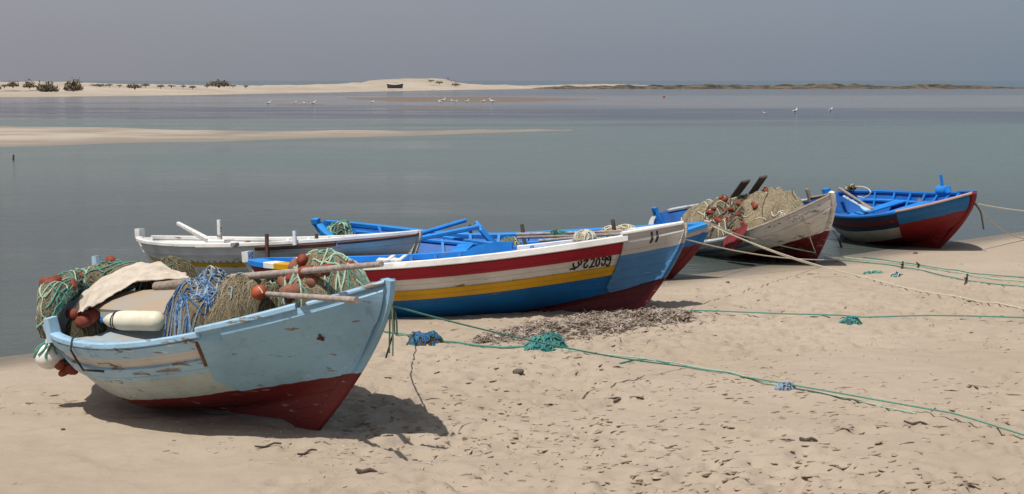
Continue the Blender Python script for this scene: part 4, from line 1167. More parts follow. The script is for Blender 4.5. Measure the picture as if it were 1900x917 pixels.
for q_, ph in ((.24, 0), (.27, .4)):
    mb.tube([a_ + ax_ * (L_ * q_ + .01 * math.sin(t * 2)) + .072 * (math.cos(t + ph) * up_ + math.sin(t + ph) * sd_) - bs for t in np.linspace(0, 6.3, 20)], .004, 5)
mb.build('twine_wrap', M['rope_dark'], o); tag(o, 'cream plastic can lying on the near rail, tied with dark twine', 'plastic can')
# oars
def oar(name, a, b, r0, r1, mat, label, blade=0.0, flat=(1., .3), n=14, group=None, mat2=None):
    a, b = np.array(a), np.array(b); o = empty(name, (a + b) / 2); bs = np.array(o.location); d = b - a; L_ = np.linalg.norm(d); t = d / L_
    sd = np.cross(t, UPV); sd /= np.linalg.norm(sd); up = np.cross(sd, t)
    def seg(q0, q1, f):
        rings = []
        for q in np.linspace(q0, q1, n):
            w1, w2 = f(q); th = np.arange(10) * math.pi / 5
            rings.append([a + t * L_ * q - bs + sd * w1 * math.cos(x) + up * w2 * math.sin(x) for x in th])
        return MB().loft(rings)
    rd = lambda q: r0 + (r1 - r0) * q
    s0 = 1 - blade if blade else 1
    seg(0, s0, lambda q: (rd(q) * (1 + .04 * math.sin(q * 23)), rd(q))).build('shaft', mat, o, angle=60)
    if blade:
        def bf(q):
            e = (q - s0) / (1 - s0); wd_ = r1 + (blade_w - r1) * math.sin(min(e * 1.6, 1) * math.pi / 2) * (1 - .35 * max(0, e - .85) / .15)
            return (wd_, max(r1 * (1 - e) ** .7, .009))
        blade_w = r1 * 2.6
        seg(s0, 1, bf).build('blade', mat2 or mat, o, angle=60)
    return tag(o, label, 'oar', group)
oar('oar', ap(400, 518, .02), ap(708, 490, -.42), .030, .019, M['oar_wood'], 'long grey wooden oar lying across the nets of the light blue boat')
oar('oar', ap(492, 545, -.30), ap(662, 557, -.62), .017, .021, M['oar_wood'], 'short grey pole poking out over the near side below the big net')
oar('oar', ap(290, 532, .0), ap(520, 510, .02), .04, .04, M['wood'], 'thick weathered spar half buried behind the blue rope heap')
p_ = ap(481, 543, -.33); o = empty('net_float', p_ - (0, 0, .055)); mb = MB(); mb.ell((0, 0, .055), (.056, .056, .054), nu=16, nv=11); mb.build('ball', M['orange'], o); MB().tube([(.0, -.03, .1), (.02, -.045, .085), (.035, -.052, .06)], .005, 5).build('cord', M['rope_cream'], o)
tag(o, 'single orange ball float at the end of the short pole', 'float')
# white rags and blocks on the striped boat, with its poles and ropes
p_ = B.w(B.surf(.385, 1.0, -1)) + (0, .02, .045); o = empty('rag_bundle', p_); mb = MB(); r_ = random.Random(4)
for k in range(6): mb.bar((-.12 + .045 * k, -.01, .02), (-.10 + .045 * k + r_.uniform(-.02, .05), .12, .02 + r_.uniform(0, .05)), .06, .02, r_.uniform(-.4, .4))
mb.build('folded_cloth', M['white_wood'], o); tag(o, 'white folded bundle on the near rail of the striped boat', 'bundle')
def bpz(px, py, z): return B.wpx(px, py, z)
PT = [((958, 435, .62), (1195, 428, .26)), ((960, 441, .56), (1180, 434, .24)), ((1000, 447, .45), (1130, 436, .32)), ((1010, 438, .58), (1200, 431, .22))]
for k, (a_, b_) in enumerate(PT):
    oar('pole', B.wpy(*a_), B.wpy(*b_), .020, .014, M['wood'] if k % 2 else M['oar_wood'], 'long bare wooden pole bundled along the far side of the striped boat', group='poles bundled along the striped boat')
oar('pole', B.wpy(985, 463, -.40), B.wpy(1095, 450, -.36), .018, .018, M['blue_wood'], 'thin blue pole inside the striped boat beside its near rail')
Sr = Roll([B.wpy(1008, 436, .58), B.wpy(1030, 434, .52), B.wpy(1056, 434, .48)], [.026, .042, .026], 29, n=20)
net_pile(Sr, 'bright green netting wrapped around the poles of the striped boat', 'net_teal', [('rope_green', 18, .004, .6)], [('rope_dark', 4, .006, 14, .5)], [], 39)
for q_, wd, lb, sd_ in ((1085, 22, 'pale rope heaped on the fore deck of the striped boat, left of the other', 41), (1150, 45, 'long loose white rope coil on the fore deck of the striped boat', 42)):
    H_ = Heap(bpz(q_, 447 - (q_ - 1085) * .14, .86), wd / 2293 * 14, .14, .12, B.p['yaw'], sd_, boat=B)
    net_pile(H_, lb, 'net_tan', [('rope_cream', 20, .005, .8)], [('rope_cream', 12, .010, 24, .7), ('rope_bluegrey', 4, .009, 20, .7)], [], sd_, name='rope_coil')
# net pile inside the striped boat, seen over the rail
H_ = Heap(B.w((3.25, .30, .60)), .24, .2, .20, 0, 43, boat=B); net_pile(H_, 'small dark net heap at the foot of a pin in the striped boat', 'net_dark', [('strand_olive', 20, .003, .6)], [('rope_green', 6, .006, 20, .8)], [], 43)
# blue boat behind: rope in the stern and beams across
H_ = heap_px(D, 628, 413, 452, 30, .12, .22, seed=44)
net_pile(H_, 'green rope heaped in the stern of the bright blue boat', 'net_dark', [('strand_olive', 20, .003, .6)], [('rope_pale', 16, .010, 30, .9), ('rope_green', 16, .010, 30, .9)], [], 44, name='rope_coil')
Sr = Roll([D.w(D.surf(.05, 1.0, 1)) + (0, 0, .03), D.w(D.surf(.035, 1.0, 1)) + (.1, -.05, -.05), D.wpx(632, 428, .62)], [.03, .06, .05], 45, n=24)
net_pile(Sr, 'green rope hanked over the stern rail of the bright blue boat', 'net_dark', [('strand_olive', 12, .003, .6)], [('rope_green', 10, .010, 18, .7), ('rope_pale', 6, .010, 18, .7)], [], 45, name='rope_hank')
oar('oar', D.wpy(742, 445, -.55), D.wpy(864, 409, .25), .035, .03, M['blue_wood'], 'upper blue beam slanting up across the bright blue boat')
o = MB().bar(D.wpy(762, 446, -.6), D.wpy(888, 421, -.1), .10, .06).build('blue_plank', M['blue_wood'], angle=40); tag(o, 'lower broad blue plank slanting across the bright blue boat', 'plank')
o = MB().bar(D.wpy(790, 436, -.1), D.wpy(915, 452, -.3), .08, .04).build('blue_plank', M['blue_wood'], angle=40); tag(o, 'blue plank running down behind the curved frame of the bright blue boat', 'plank')
H_ = heap_px(D, 945, 441, 460, 26, .35, .2, seed=46); net_pile(H_, 'small green and brown net heap amidships in the bright blue boat', 'net_grey', [('strand_tan', 20, .003, .6)], [('rope_green', 8, .008, 20, .8), ('rope_cream', 5, .008, 20, .8)], [], 46)
# --- gear in the listing white boat
ep = E_.wpy
net_pile(heap_px(E_, 1362, 366, 470, 64, -.30, .5, seed=51, pw=.42, lump=.3), 'dark olive net with red floats spilling over the near side of the listing boat', 'net_grey',
         [('strand_olive', 120, .004, .7), ('strand_tan', 60, .004, .7)], [('rope_cream', 34, .008, 20, .8), ('rope_dark', 44, .010, 20, .8)], [('float', 40, .95)], 51)
net_pile(heap_px(E_, 1430, 351, 430, 84, .10, .5, seed=152, pw=.42, lump=.34), 'pale tan net mound highest in the listing boat, two boards stuck in it', 'net_tan',
         [('strand_tan', 200, .004, .6)], [('rope_cream', 10, .008, 20, .6), ('rope_dark', 10, .008, 14, .6)], [('float', 5, 1.1)], 52)
net_pile(heap_px(E_, 1312, 376, 445, 72, .05, .4, seed=53, pw=.7), 'tan net sloping down to the stern of the listing boat', 'net_tan',
         [('strand_tan', 120, .004, .6)], [('rope_cream', 18, .010, 16, .8)], [('float', 3, 1.0)], 53)
net_pile(heap_px(E_, 1462, 368, 420, 44, -.05, .3, seed=54, pw=.6), 'tan and brown net running up to the bow of the listing boat', 'net_tan',
         [('strand_tan', 80, .004, .6), ('strand_olive', 40, .004, .6)], [('rope_cream', 8, .009, 14, .8)], [], 54)
sheet('red_cloth', [[ep(1343, 444, -.86), ep(1360, 432, -.84), ep(1378, 420, -.80), ep(1388, 416, -.78)], [ep(1342, 455, -.95), ep(1360, 448, -.96), ep(1376, 440, -.95), ep(1384, 430, -.92)], [ep(1350, 462, -.93), ep(1362, 460, -.94), ep(1374, 455, -.94), ep(1380, 444, -.93)]], M['red_cloth'], 'faded red cloth hung over the near rail of the listing boat', 'cloth', .05, 9, 24, 10)
o = MB().bar(ep(1362, 366, .25), ep(1384, 336, .05), .15, .03, -.2).build('wooden_board', M['dark_wood'], angle=40); tag(o, 'dark board stuck upright in the tan net, left of its twin', 'board')
o = MB().bar(ep(1396, 358, .35), ep(1417, 328, .2), .13, .03, -.2).build('wooden_board', M['dark_wood'], angle=40); tag(o, 'dark board stuck upright in the tan net, higher and right of its twin', 'board')
# --- gear in the far right boat
fp = Fb.wpy
oar('oar', fp(1558, 350, .1), fp(1618, 388, -.30), .03, .022, M['wood'], 'brown weathered oar leaning over the stern of the deep blue boat', .3)
oar('oar', fp(1566, 365, -.15), fp(1612, 391, -.50), .026, .022, M['pale_blue_wood'], 'pale blue oar beside the brown one in the deep blue boat', .3)
Fb.post(fp(1578, 364, .30), .20, .06, M['blue_wood'], (0, 0), 'post')
a_ = fp(1579, 348, .30); mb = MB(); mb.tube([a_, fp(1592, 346, .30), fp(1604, 347.5, .30), fp(1612, 351, .30), fp(1616, 357, .28), fp(1612, 363, .26), fp(1603, 367, .24), fp(1592, 365, .22)], .011, 6)
tag(mb.build('rope_loop', M['rope_cream']), 'pale rope loop over the stern rail of the deep blue boat', 'rope')
Sr = Roll([fp(1571, 352, .30), fp(1578, 348, .30), fp(1587, 348, .30)], [.03, .05, .03], 55, n=16); net_pile(Sr, 'small dark rope bundle at the stern rail of the deep blue boat', 'net_dark', [('strand_olive', 10, .004, .5)], [('rope_cream', 5, .009, 12, .6)], [], 55, name='rope_hank')
# ------------------------------------------------------------------ ropes on and over the beach
def rope(pts, r, mat, label, n=60, wob=.0, seed=3, name='mooring_rope', group=None):
    P = np.array(pts, float); q = np.concatenate([[0], np.cumsum(np.linalg.norm(np.diff(P, axis=0), axis=1))]); t = np.linspace(0, q[-1], n)
    Q = np.stack([np.interp(t, q, P[:, k]) for k in range(3)], 1)
    for _ in range(3): Q[1:-1] = (Q[:-2] + 2 * Q[1:-1] + Q[2:]) / 4
    if wob:
        Q[:, 1] += wob * fbm(t * .9, t * 0, seed, 3); Q[:, 0] += wob * .6 * fbm(t * .9, t * 0 + 5, seed, 3)
    g_ = sand_at(Q[:, 0], Q[:, 1]); gm = g_.copy()
    for k in (1, 2): gm[k:] = np.maximum(gm[k:], g_[:-k]); gm[:-k] = np.maximum(gm[:-k], g_[k:])
    for _ in range(9): gm[1:-1] = (gm[:-2] + 2 * gm[1:-1] + gm[2:]) / 4
    Q[:, 2] = np.maximum(Q[:, 2], gm + r * .8)
    return tag(MB().tube(Q, r, 6).build(name, M[mat]), label, 'rope', group)
def gs(px, py, up=.006): return on_sand(px, py) + (0, 0, up)
def sag(a, b, s_, n=12):
    a, b = np.array(a), np.array(b); return [a + (b - a) * q - (0, 0, s_ * 4 * q * (1 - q)) for q in np.linspace(0, 1, n)]
bowA = A.w(A.surf(1., .88, 1) + (.03, 0, 0)); bowB = B.w(B.surf(1., .86, 1) + (.03, 0, 0)); bowD = D.w(D.surf(1., .86, 1) + (.03, 0, 0)); bowE = E_.w(E_.surf(1., .8, 1) + (.03, 0, 0)); bowF = Fb.w(Fb.surf(1., .84, 1) + (.03, 0, 0))
rope(sag(bowA, gs(1275, 682), .05) + [gs(1440, 716, .03), gs(1640, 757, .05), gs(1770, 785, .06), gs(1960, 830, .07)], .0062, 'rope_green', 'long taut green rope from the nearest bow across the sand', wob=.012, n=220)
rope([gs(1000, 648), gs(1100, 657), gs(1180, 664), gs(1240, 674), gs(1330, 690), gs(1440, 716.5), gs(1560, 741), gs(1700, 769)], .006, 'rope_pale', 'pale rope on the sand from the green tangle, joining the long green rope', wob=.03, seed=8, n=160)
rope([gs(1150, 676), gs(1175, 669), gs(1205, 668), gs(1240, 675)], .008, 'rope_green', 'short frayed green rope end beside the pale rope')
rope([gs(712, 622), gs(760, 626), gs(800, 632), gs(870, 641), gs(930, 648), gs(985, 650)], .011, 'rope_green', 'thick green rope on the sand between the two rope tangles', wob=.02)
for k, (dx, dy, ln) in enumerate(((-12, 95, .0), (-4, 100, .02), (6, 60, .0), (-20, 104, 0))):
    b_ = atY(732 + dx * .8, 560 + dy, bowA[1] + .12 + .03 * k)
    rope([bowA + (.01 * k - .02, 0, .01), (bowA * .55 + b_ * .45) + (.012 * (k - 1), 0, -.02), b_], .006, ('rope_green', 'rope_pale', 'rope_green', 'rope_dark')[k], 'loose rope end hanging from the bow of the light blue boat', n=24, name='hanging_rope', group='rope ends hanging at the nearest bow')
rope([bowA, (bowA + gs(770, 625)) / 2 + (-.1, 0, -.1), gs(772, 628, .05)], .007, 'rope_pale', 'slack pale rope from the nearest bow down to the blue tangle', n=24)
rope([gs(1255, 580, .03), gs(1330, 585, .04), gs(1450, 590, .05), gs(1560, 593, .05), gs(1600, 594, .05), gs(1720, 594, .05), gs(1790, 595.5, .05), gs(1960, 600, .05)], .0075, 'rope_green', 'green blue rope lying straight across the middle of the beach', wob=.008, seed=5, n=180)
rope(sag(bowB, gs(1560, 484, .02), .08), .0075, 'rope_cream', 'cream rope stretched from the striped bow to the sand under the listing boat')
rope(sag(bowD + (0, 0, .12), gs(1518, 497, .02), .05), .008, 'rope_cream', 'cream rope from the bright blue bow slanting down to the sand')
a_ = E_.w(E_.surf(.74, E_.td(.74, .12), -1, .06))
rope(sag(bowD + (0, 0, .14), a_, .03) , .008, 'rope_cream', 'short rope between the bright blue bow and the listing boat')
rope(sag(a_, gs(1655, 489, .02), .05) + [gs(1700, 495), gs(1760, 506), gs(1830, 517), gs(1960, 531)], .0085, 'rope_pale', 'pale green rope from the listing boat far across the sand', n=80)
rope([gs(1560, 484), gs(1660, 494), gs(1720, 505), gs(1790, 522), gs(1850, 533), gs(1960, 545)], .008, 'rope_green', 'thin green rope lying on the sand past the listing boat', wob=.04)
rope(sag(bowF, gs(1990, 425, .3), .05), .013, 'rope_cream', 'cream mooring rope running off from the deep blue bow')
rope(sag(bowF, gs(1905, 444), .12), .011, 'rope_cream', 'slack rope from the deep blue bow down to the sand')
rope([bowF, bowF + (.09, -.02, -.12), bowF + (.14, -.04, -.40)], .013, 'rope_dark', 'dark rope end dangling at the deep blue bow', n=16, name='hanging_rope')
rope([E_.w(E_.surf(.90, E_.td(.90, .0), -1, .05)), E_.w(E_.surf(.915, E_.td(.915, .25), -1, .07)), E_.w(E_.surf(.93, E_.td(.93, .5), -1, .07)), gs(1521, 489)], .008, 'rope_cream', 'thin pale line hanging down the bow of the listing boat', n=20, name='hanging_rope')
rope([atY(1546, 428, 20.4), atY(1556, 442, 20.3), gs(1562, 462)], .02, 'rope_dark', 'dark line from the stern of the deep blue boat into the water', n=16, name='hanging_rope')
rope(sag(C.w(C.surf(.62, 1., 1)) + (0, 0, .04), D.w(D.surf(.03, .97, -1)) + (0, 0, .0), .05), .011, 'rope_dark', 'dark rope from the white boat to the bright blue stern', n=24)
rope(sag(bowD + (0, .02, .10), gs(1600, 512, .02), .06) + [gs(1700, 541), gs(1820, 566), gs(1960, 590)], .007, 'rope_cream', 'thin pale line from the bright blue bow fanning out over the sand', n=140)
rope([gs(1600, 478), gs(1690, 490), gs(1800, 508), gs(1960, 520)], .007, 'rope_green', 'farthest thin green line lying along the upper beach', wob=.03, n=120, seed=14)
# tangles on the sand
def tangle(px, py, wpx, hpx, label, mat, ropes, seed, flat=.3):
    p = on_sand(px, py); k = p[1] / F_PX
    net_pile(Heap(p - (0, 0, .01), wpx * k / 2, wpx * k * flat, hpx * k, .1, seed, lump=.45, pw=.8), label, mat, [('strand_olive', 6, .0025, .8)], ropes, [], seed, name='rope_tangle')
tangle(788, 640, 72, 26, 'blue rope tangle on the sand below the nearest bow', 'net_dark', [('rope_blue', 26, .007, 22, .9), ('rope_teal', 18, .007, 22, .9)], 61)
tangle(1014, 650, 84, 34, 'big green net tangle beside the dry seaweed', 'net_teal', [('rope_teal', 16, .008, 20, .9), ('rope_green', 26, .008, 20, .9)], 62)
tangle(1578, 601, 44, 13, 'teal rope tangle on the rope across the middle of the beach', 'net_teal', [('rope_teal', 18, .008, 20, .9), ('rope_green', 14, .008, 20, .9)], 63)
tangle(1620, 509, 42, 9, 'flat pale green tangle on the far sand', 'net_teal', [('rope_green', 18, .008, 20, .9), ('rope_pale', 8, .008, 20, .9)], 64)
tangle(1664, 512, 24, 7, 'small green scrap of rope beside the flat green tangle', 'net_teal', [('rope_teal', 12, .008, 16, .9), ('rope_cream', 5, .008, 16, .9)], 65)
tangle(1458, 722, 40, 14, 'small blue-grey plastic twine tuft on the long green rope', 'net_grey', [('rope_bluegrey', 26, .006, 16, 1.0)], 66)
def stake(px, py, h, label, lean=.2):
    p = on_sand(px, py); o = empty('stake', p); mb = MB(); mb.tube([(0, 0, -.05), (.02, 0, h * .5), (lean * h, 0, h)], [.02, .015, .011], 7); mb.build('post', M['dark_wood'], o)
    MB().tube([(.012 + .018 * math.cos(t), .018 * math.sin(t), h * .6 + .008 * math.sin(3 * t)) for t in np.linspace(0, 6.3, 12)], .007, 5).build('rope_knot', M['rope_dark'], o); tag(o, label, 'stake')
stake(1790, 531, .14, 'short dark stake holding a rope, farthest right on the sand')
stake(1672, 499, .11, 'short dark stake near the small green scrap'); stake(1702, 497, .08, 'tiny stub of a stake right of another stake', -.2)

# dry seaweed beside the striped boat
T = NT('dry seaweed'); n1 = T.noise(9, 4, .6, T.coord())
M['weed'] = T.done(T.mix(T.step(n1, .35, .65), (.42, .355, .30), (.15, .112, .085)), .95, None, .1)
r_ = random.Random(17); mb = MB()
def weed_leaf(p, s_, fz=1.0):
    a = r_.uniform(0, 6.28) if r_.random() < .4 else r_.gauss(.1, .5); L_ = s_ * r_.uniform(.8, 3.0); w_ = s_ * r_.uniform(.06, .2)
    d = np.array([math.cos(a), math.sin(a), 0]); n = np.array([-d[1], d[0], 0]); z1, z2, z3 = [r_.uniform(-.15, .7) * s_ * fz for _ in range(3)]
    pts = [p - d * L_ / 2 + UPV * z1 * .4, p + UPV * z2, p + d * L_ / 2 + UPV * z3 * .4]; tw = r_.uniform(-1, 1)
    V = []
    for k, q in enumerate(pts):
        nn = n * math.cos(tw * k) + UPV * math.sin(tw * k)
        ww = w_ * (1, 1, .5)[k]; V += [q - nn * ww, q + nn * ww]
    mb.add(V, [(0, 2, 3, 1), (2, 4, 5, 3)])
for i in range(5200):
    q = r_.random(); px = 880 + 400 * q ** .8
    yc = np.interp(px, [880, 950, 1030, 1120, 1200, 1280], [634, 622, 614, 603, 594, 588]); hw = np.interp(px, [880, 950, 1030, 1120, 1200, 1280], [4, 11, 18, 20, 15, 6])
    py = r_.gauss(yc, hw * .55)
    p = on_sand(px + r_.gauss(0, 6), py); mound = max(0, .06 * (1 - ((py - yc) / (hw * 1.4)) ** 2)) * np.interp(px, [880, 1000, 1100, 1280], [.1, .8, 1, .4])
    weed_leaf(p + (0, 0, mound * r_.uniform(.2, 1) + .004), r_.uniform(.025, .06))
for i in range(420):
    px = r_.uniform(980, 1330); py = np.interp(px, [980, 1330], [632, 590]) + r_.gauss(0, 16)
    weed_leaf(on_sand(px, py) + (0, 0, .006), r_.uniform(.02, .04))
o = mb.build('dry_seaweed', M['weed'], smooth=False); o['kind'] = 'stuff'; o['label'] = 'bank of dry grey seaweed beside the striped boat'

# litter of shells, chips and weed trodden into the sand
T = NT('beach litter'); n1 = T.noise(3.1, 2, .5, T.coord())
M['clod'] = plain('clod of sand', (.46, .38, .295), (.34, .27, .20), 30, .95, .5)
M['litter'] = T.done(T.mix(T.step(n1, .42, .58), (.10, .075, .05), (.44, .37, .28)), .95, None, .1)
mb = MB(); cl = MB(); r_ = random.Random(23)
k = 0
while k < 1500:
    px = r_.uniform(-20, 1920); py = 470 + 460 * r_.random() ** .75
    p = on_sand(px, py)
    d_ = float(shore_d(np.array([p[0]]), np.array([p[1]]))[0])
    if d_ < .5: continue
    if float(fbm(np.array([p[0] * .5]), np.array([p[1] * .6]), 40, 3)[0]) + (.08 if px > 560 else -.14) + r_.uniform(-.16, .16) < .1: continue
    k += 1
    if r_.random() < .35: weed_leaf(p + (0, 0, .006), r_.uniform(.009, .03), .25)
    else:                                              # little clods of sand kicked up
        q = r_.uniform(.004, .0135); V0 = MB().ell((0, 0, 0), (q * r_.uniform(.9, 2.2), q * r_.uniform(.6, 1.1), q * r_.uniform(.35, .8)), rotm(r_.uniform(-.4, .4), r_.uniform(-.4, .4), r_.gauss(.1, .6)), 7, 4)
        V = V0.V() * (1 + .3 * np.array([[r_.uniform(-1.5, 1)] for _ in range(V0.n)])); cl.add(V + p + (0, 0, q * .1), V0.f)
o = cl.build('sand_clods', M['clod']); o['kind'] = 'stuff'; o['label'] = 'small clods of kicked-up sand'
o = mb.build('beach_litter', M['litter'], smooth=False); o['kind'] = 'stuff'; o['label'] = 'scattered chips of weed and shell over the sand'
# curled flakes of dried mud and sand crust lifting off the beach, in drifts
T = NT('crust flake'); n1 = T.noise(2.1, 3, .6, T.coord()); n2 = T.noise(60, 3, .6, T.coord())
M['crust'] = T.done(T.mix(T.step(n2, .3, .7), T.mix(T.step(n1, .4, .6), (.45, .37, .285), (.36, .285, .21)), (.30, .24, .18)), .95, T.bump(n2, .5, .004), .1)
mb = MB(); r_ = random.Random(77); k = 0; tries = 0
while k < 1500 and tries < 60000:
    tries += 1
    px = r_.uniform(-20, 1920); py = 480 + 450 * r_.random() ** .7
    p = on_sand(px, py)
    if float(shore_d(p[:1], p[1:2])[0]) < .7: continue
    dn = float(fbm(p[:1] * .55, p[1:2] * .8, 140, 3)[0]) + .25 * math.exp(-((px - 1150) / 420) ** 2 - ((py - 800) / 110) ** 2) + (.03 if px > 620 else -.2)
    if dn + r_.uniform(-.16, .16) < .06: continue
    k += 1
    L_ = r_.uniform(.011, .034) * (2.0 if r_.random() < .12 else 1); w_ = L_ * r_.uniform(.22, .5); a = r_.gauss(.12, .45); lift = r_.uniform(.1, .6) * w_; bow = r_.uniform(-.5, .5)
    dx_ = np.array([math.cos(a), math.sin(a), 0]); dy_ = np.array([-math.sin(a), math.cos(a), 0]); V = []; f = []; n_ = 7
    sg = -1 if r_.random() < .75 else 1
    for i in range(n_):
        t = i / (n_ - 1) * 2 - 1; ww = w_ * math.sqrt(max(0, 1 - t * t)) * r_.uniform(.75, 1.1) + .001; c_ = p + dx_ * (t * L_) + dy_ * (bow * L_ * (1 - t * t) * .6)
        hgt = lift * (1 - t * t) * r_.uniform(.7, 1.2)
        V += [c_ - dy_ * ww * sg + UPV * -.006, c_ + UPV * (hgt * .45 + .002), c_ + dy_ * ww * .8 * sg + UPV * (hgt + .004), c_ + dy_ * ww * .8 * sg + UPV * (hgt - .002)]
    for i in range(n_ - 1):
        o0 = i * 4
        for j in range(3): f.append((o0 + j, o0 + 4 + j, o0 + 5 + j, o0 + 1 + j))
    mb.add(V, f)
o = mb.build('sand_crust_flakes', M['crust'], smooth=False); o['kind'] = 'stuff'; o['label'] = 'curled flakes of dry sand crust lifting off the beach'
# single sticks and stones one can point to
def stick(px, py, lpx, ang, label, r=.008):
    p = on_sand(px, py); k_ = p[1] / F_PX; L_ = lpx * k_; d = np.array([math.cos(ang), math.sin(ang), 0])
    q = np.linspace(-.5, .5, 7); P = [p + d * L_ * t + np.array([0, .02 * math.sin(t * 7) * L_, .012 + .008 * math.sin(t * 9)]) for t in q]
    tag(MB().tube(P, [r * .7, r, r * 1.1, r, r * .9, r * .8, r * .5], 6).build('stick', M['dark_wood']), label, 'stick')
stick(500, 829, 58, .55, 'thin straight stick on the sand below the nearest keel')
stick(570, 842, 50, .9, 'short crooked stick right of the straight stick below the nearest keel')
stick(790, 737, 70, .4, 'dark twig at the tip of the bow shadow', .011)
stick(1700, 788, 46, -.3, 'dark curved twig under the long green rope', .009)
stick(1500, 819, 34, -.2, 'thick dark bark strip on the sand at lower right', .014)
stick(680, 877, 42, -.05, 'pale driftwood piece at the bottom edge, below the bow shadow', .014)
def stone(px, py, wpx, label, mat='dark_wood'):
    p = on_sand(px, py); rr = wpx * p[1] / F_PX / 2; mb = MB(); mb.ell((0, 0, rr * .3), (rr, rr * .8, rr * .6), nu=14, nv=9); V = mb.V()
    V = V * (1 + .35 * fbm(V[:, 0] / rr * 1.3 + px, V[:, 1] / rr * 1.3 + V[:, 2] / rr, 7, 3))[:, None]; mb.v = [V + p]
    tag(mb.build('stone', M[mat]), label, 'stone')
M['stone'] = plain('dark beach stone', (.14, .11, .085), (.07, .055, .045), 18, .9, .6)
stone(962, 697, 20, 'dark stone in the open sand right of the nearest bow', 'stone')
stone(117, 798, 9, 'little dark stone on the sand left of the nearest keel', 'stone')
stone(756, 814, 12, 'brown pebble right of the bow shadow', 'stone'); stone(862, 816, 10, 'dark pebble in the trampled sand below the dark stone', 'stone')
stone(1698, 471, 9, 'dark stone on the sand below the deep blue boat', 'stone')
stone(1350, 525, 7, 'small dark stone on the sand below the listing boat', 'stone')

# ------------------------------------------------------------------ gulls in the shallows
GM = plain('white feathers', (.80, .80, .79), (.66, .66, .66), 4, .8, .1); GL_ = plain('pink legs', (.35, .16, .12), None, 4, .7, .1); GW = plain('grey wing feathers', (.42, .43, .46), None, 4, .8, .1)
def gull_meshes():
    mb = MB(); th = np.arange(10) * math.pi / 5; rings = []
    prof = [(-.30, .30, .012, .01), (-.22, .305, .04, .025), (-.10, .31, .075, .065), (.03, .315, .09, .09), (.13, .34, .07, .08), (.18, .40, .042, .05), (.20, .46, .035, .04), (.215, .50, .048, .046), (.25, .52, .042, .04), (.285, .515, .018, .016), (.33, .505, .005, .006)]
    for x, z, wy, wz in prof: rings.append(np.stack([np.full(10, x), np.cos(th) * wy, z + np.sin(th) * wz], 1))
    mb.loft(rings); body = (mb.V(), list(mb.f))
    mb = MB()
    for s_ in (-1, 1): mb.tube([(.0, .03 * s_, .27), (.01, .03 * s_, .13), (0, .03 * s_, -.06)], .009, 5)
    legs = (mb.V(), list(mb.f)); mb = MB()
    for s_ in (-1, 1): mb.ell((-.07, .075 * s_, .335), (.2, .02, .055), nu=10, nv=6)
    return body, legs, (mb.V(), list(mb.f))
gb, gl, gw = gull_meshes(); GME = []
for nm, (v_, f_), m_ in (('body', gb, GM), ('leg', gl, GL_), ('wing', gw, GW)):
    me = bpy.data.meshes.new('gull_' + nm); me.from_pydata(v_.tolist(), [], f_); me.materials.append(m_); me.polygons.foreach_set('use_smooth', [True] * len(f_)); GME.append((nm, me))
def gull(px, py, hpx, rot, label, group='gulls standing in the lagoon'):
    p = at(px, py, 0.02); s_ = 1.12 * hpx * p[1] / F_PX / .56; o = empty('gull', p - (0, 0, .13 * s_), rot); o.scale = (s_, s_, s_)
    b = bpy.data.objects.new('body', GME[0][1]); link(b, o); 
    for nm, me in GME[1:]: link(bpy.data.objects.new(nm, me), o)
    tag(o, label, 'gull', group)
gull(498, 195, 10, .3, 'lone white gull left of the tiny mud bank')
gull(547, 193, 7, .2, 'leftmost small gull on the tiny mud bank'); gull(566, 194.5, 7, 2.9, 'small hunched gull in the middle of the tiny mud bank'); gull(581, 195, 10, .5, 'larger white gull at the right end of the tiny mud bank')
gull(690, 193, 8, .2, 'single gull between the tiny mud bank and the brown sandbank')
gull(817, 192, 8, 2.6, 'first gull at the left end of the row below the brown sandbank'); gull(822, 190, 10, .4, 'white gull close behind the first of the row below the sandbank')
gull(840, 190, 7, 2.8, 'third small gull of the row below the sandbank'); gull(846, 191, 7, .1, 'fourth small gull, pressed against the third of the row')
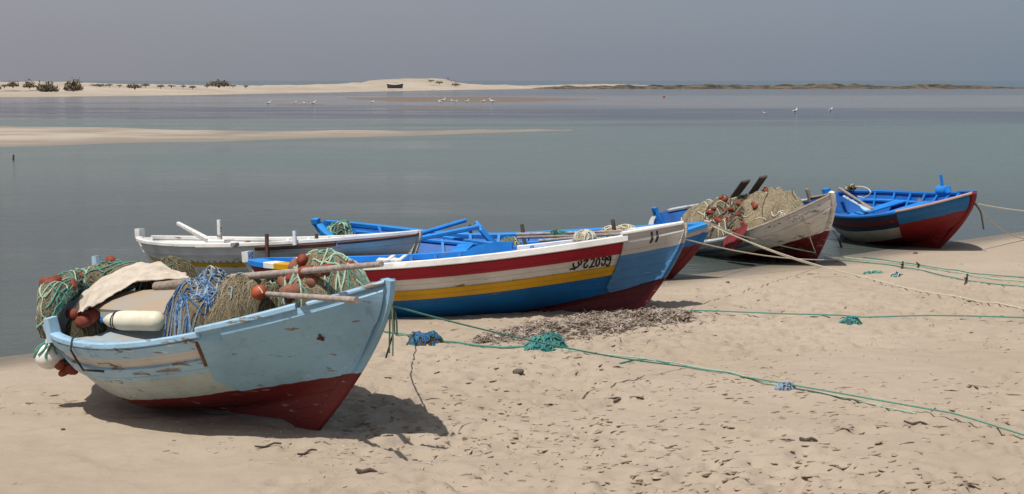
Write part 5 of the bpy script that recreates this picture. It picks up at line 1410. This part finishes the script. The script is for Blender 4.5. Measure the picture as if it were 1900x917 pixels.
gull(866, 191, 8, .2, 'fifth gull, alone in the middle of the row below the sandbank'); gull(896, 191, 8, .3, 'sixth gull, next to last in the row below the sandbank'); gull(914, 192, 11, 2.9, 'last and tallest gull in the row below the sandbank')
gull(1419, 213, 7, 3.0, 'low white gull, lowest of the three on the open water'); gull(1475, 210, 11, .6, 'tall white gull in the middle of the three on the open water'); gull(1541, 207, 9, .6, 'white gull nearest the right edge on the open water')
# a red float, a post and a far rowing boat
p = at(1232, 181, 0.0); o = empty('buoy', p); MB().ell((0, 0, .08), (.2, .2, .18), nu=12, nv=8).build('buoy_body', M['float'], o); tag(o, 'tiny red buoy floating far out on the lagoon', 'buoy')
p = at(25, 298, 0.0); o = empty('stake', p); MB().tube([(0, 0, -.3), (0, 0, .08), (.015, 0, .20)], [.035, .035, .03], 8).build('post', M['dark_wood'], o); tag(o, 'short dark stake standing alone in the water', 'stake')
p = atY(733, 164.2, 338); o = empty('rowing_boat', p); mb = MB(); k_ = 338 / F_PX; Lr = 30 * k_; rings = []; inn = []
for q in np.linspace(0, 1, 12):
    x = (q - .5) * Lr; b_ = .9 * (1 - abs(2 * q - 1) ** 3) + .12; z_ = 1.0 + .35 * (2 * q - 1) ** 2
    rings.append([(x, -b_, z_), (x * .95, -b_ * .75, .35), (x * .9, 0, .02), (x * .95, b_ * .75, .35), (x, b_, z_), (x, b_ * .85, z_), (x * .95, b_ * .6, .45), (x * .95, -b_ * .6, .45), (x, -b_ * .85, z_)])
mb.loft(rings); mb.build('hull', plain('dark blue grey hull', (.09, .105, .13), None, 3, .7, .1), o, angle=40)
mb = MB()
for s_ in (-1, 1): mb.tube([((q - .5) * Lr, s_ * (.9 * (1 - abs(2 * q - 1) ** 3) + .12), 1.03 + .35 * (2 * q - 1) ** 2) for q in np.linspace(0, 1, 12)], .07, 5)
mb.build('gunwale', M['white_wood'], o); MB().bar((-.2, -.8, .85), (-.2, .8, .85), .35, .08).build('thwart', M['wood'], o)
tag(o, 'small dark rowing boat drawn up on the distant shore', 'boat')
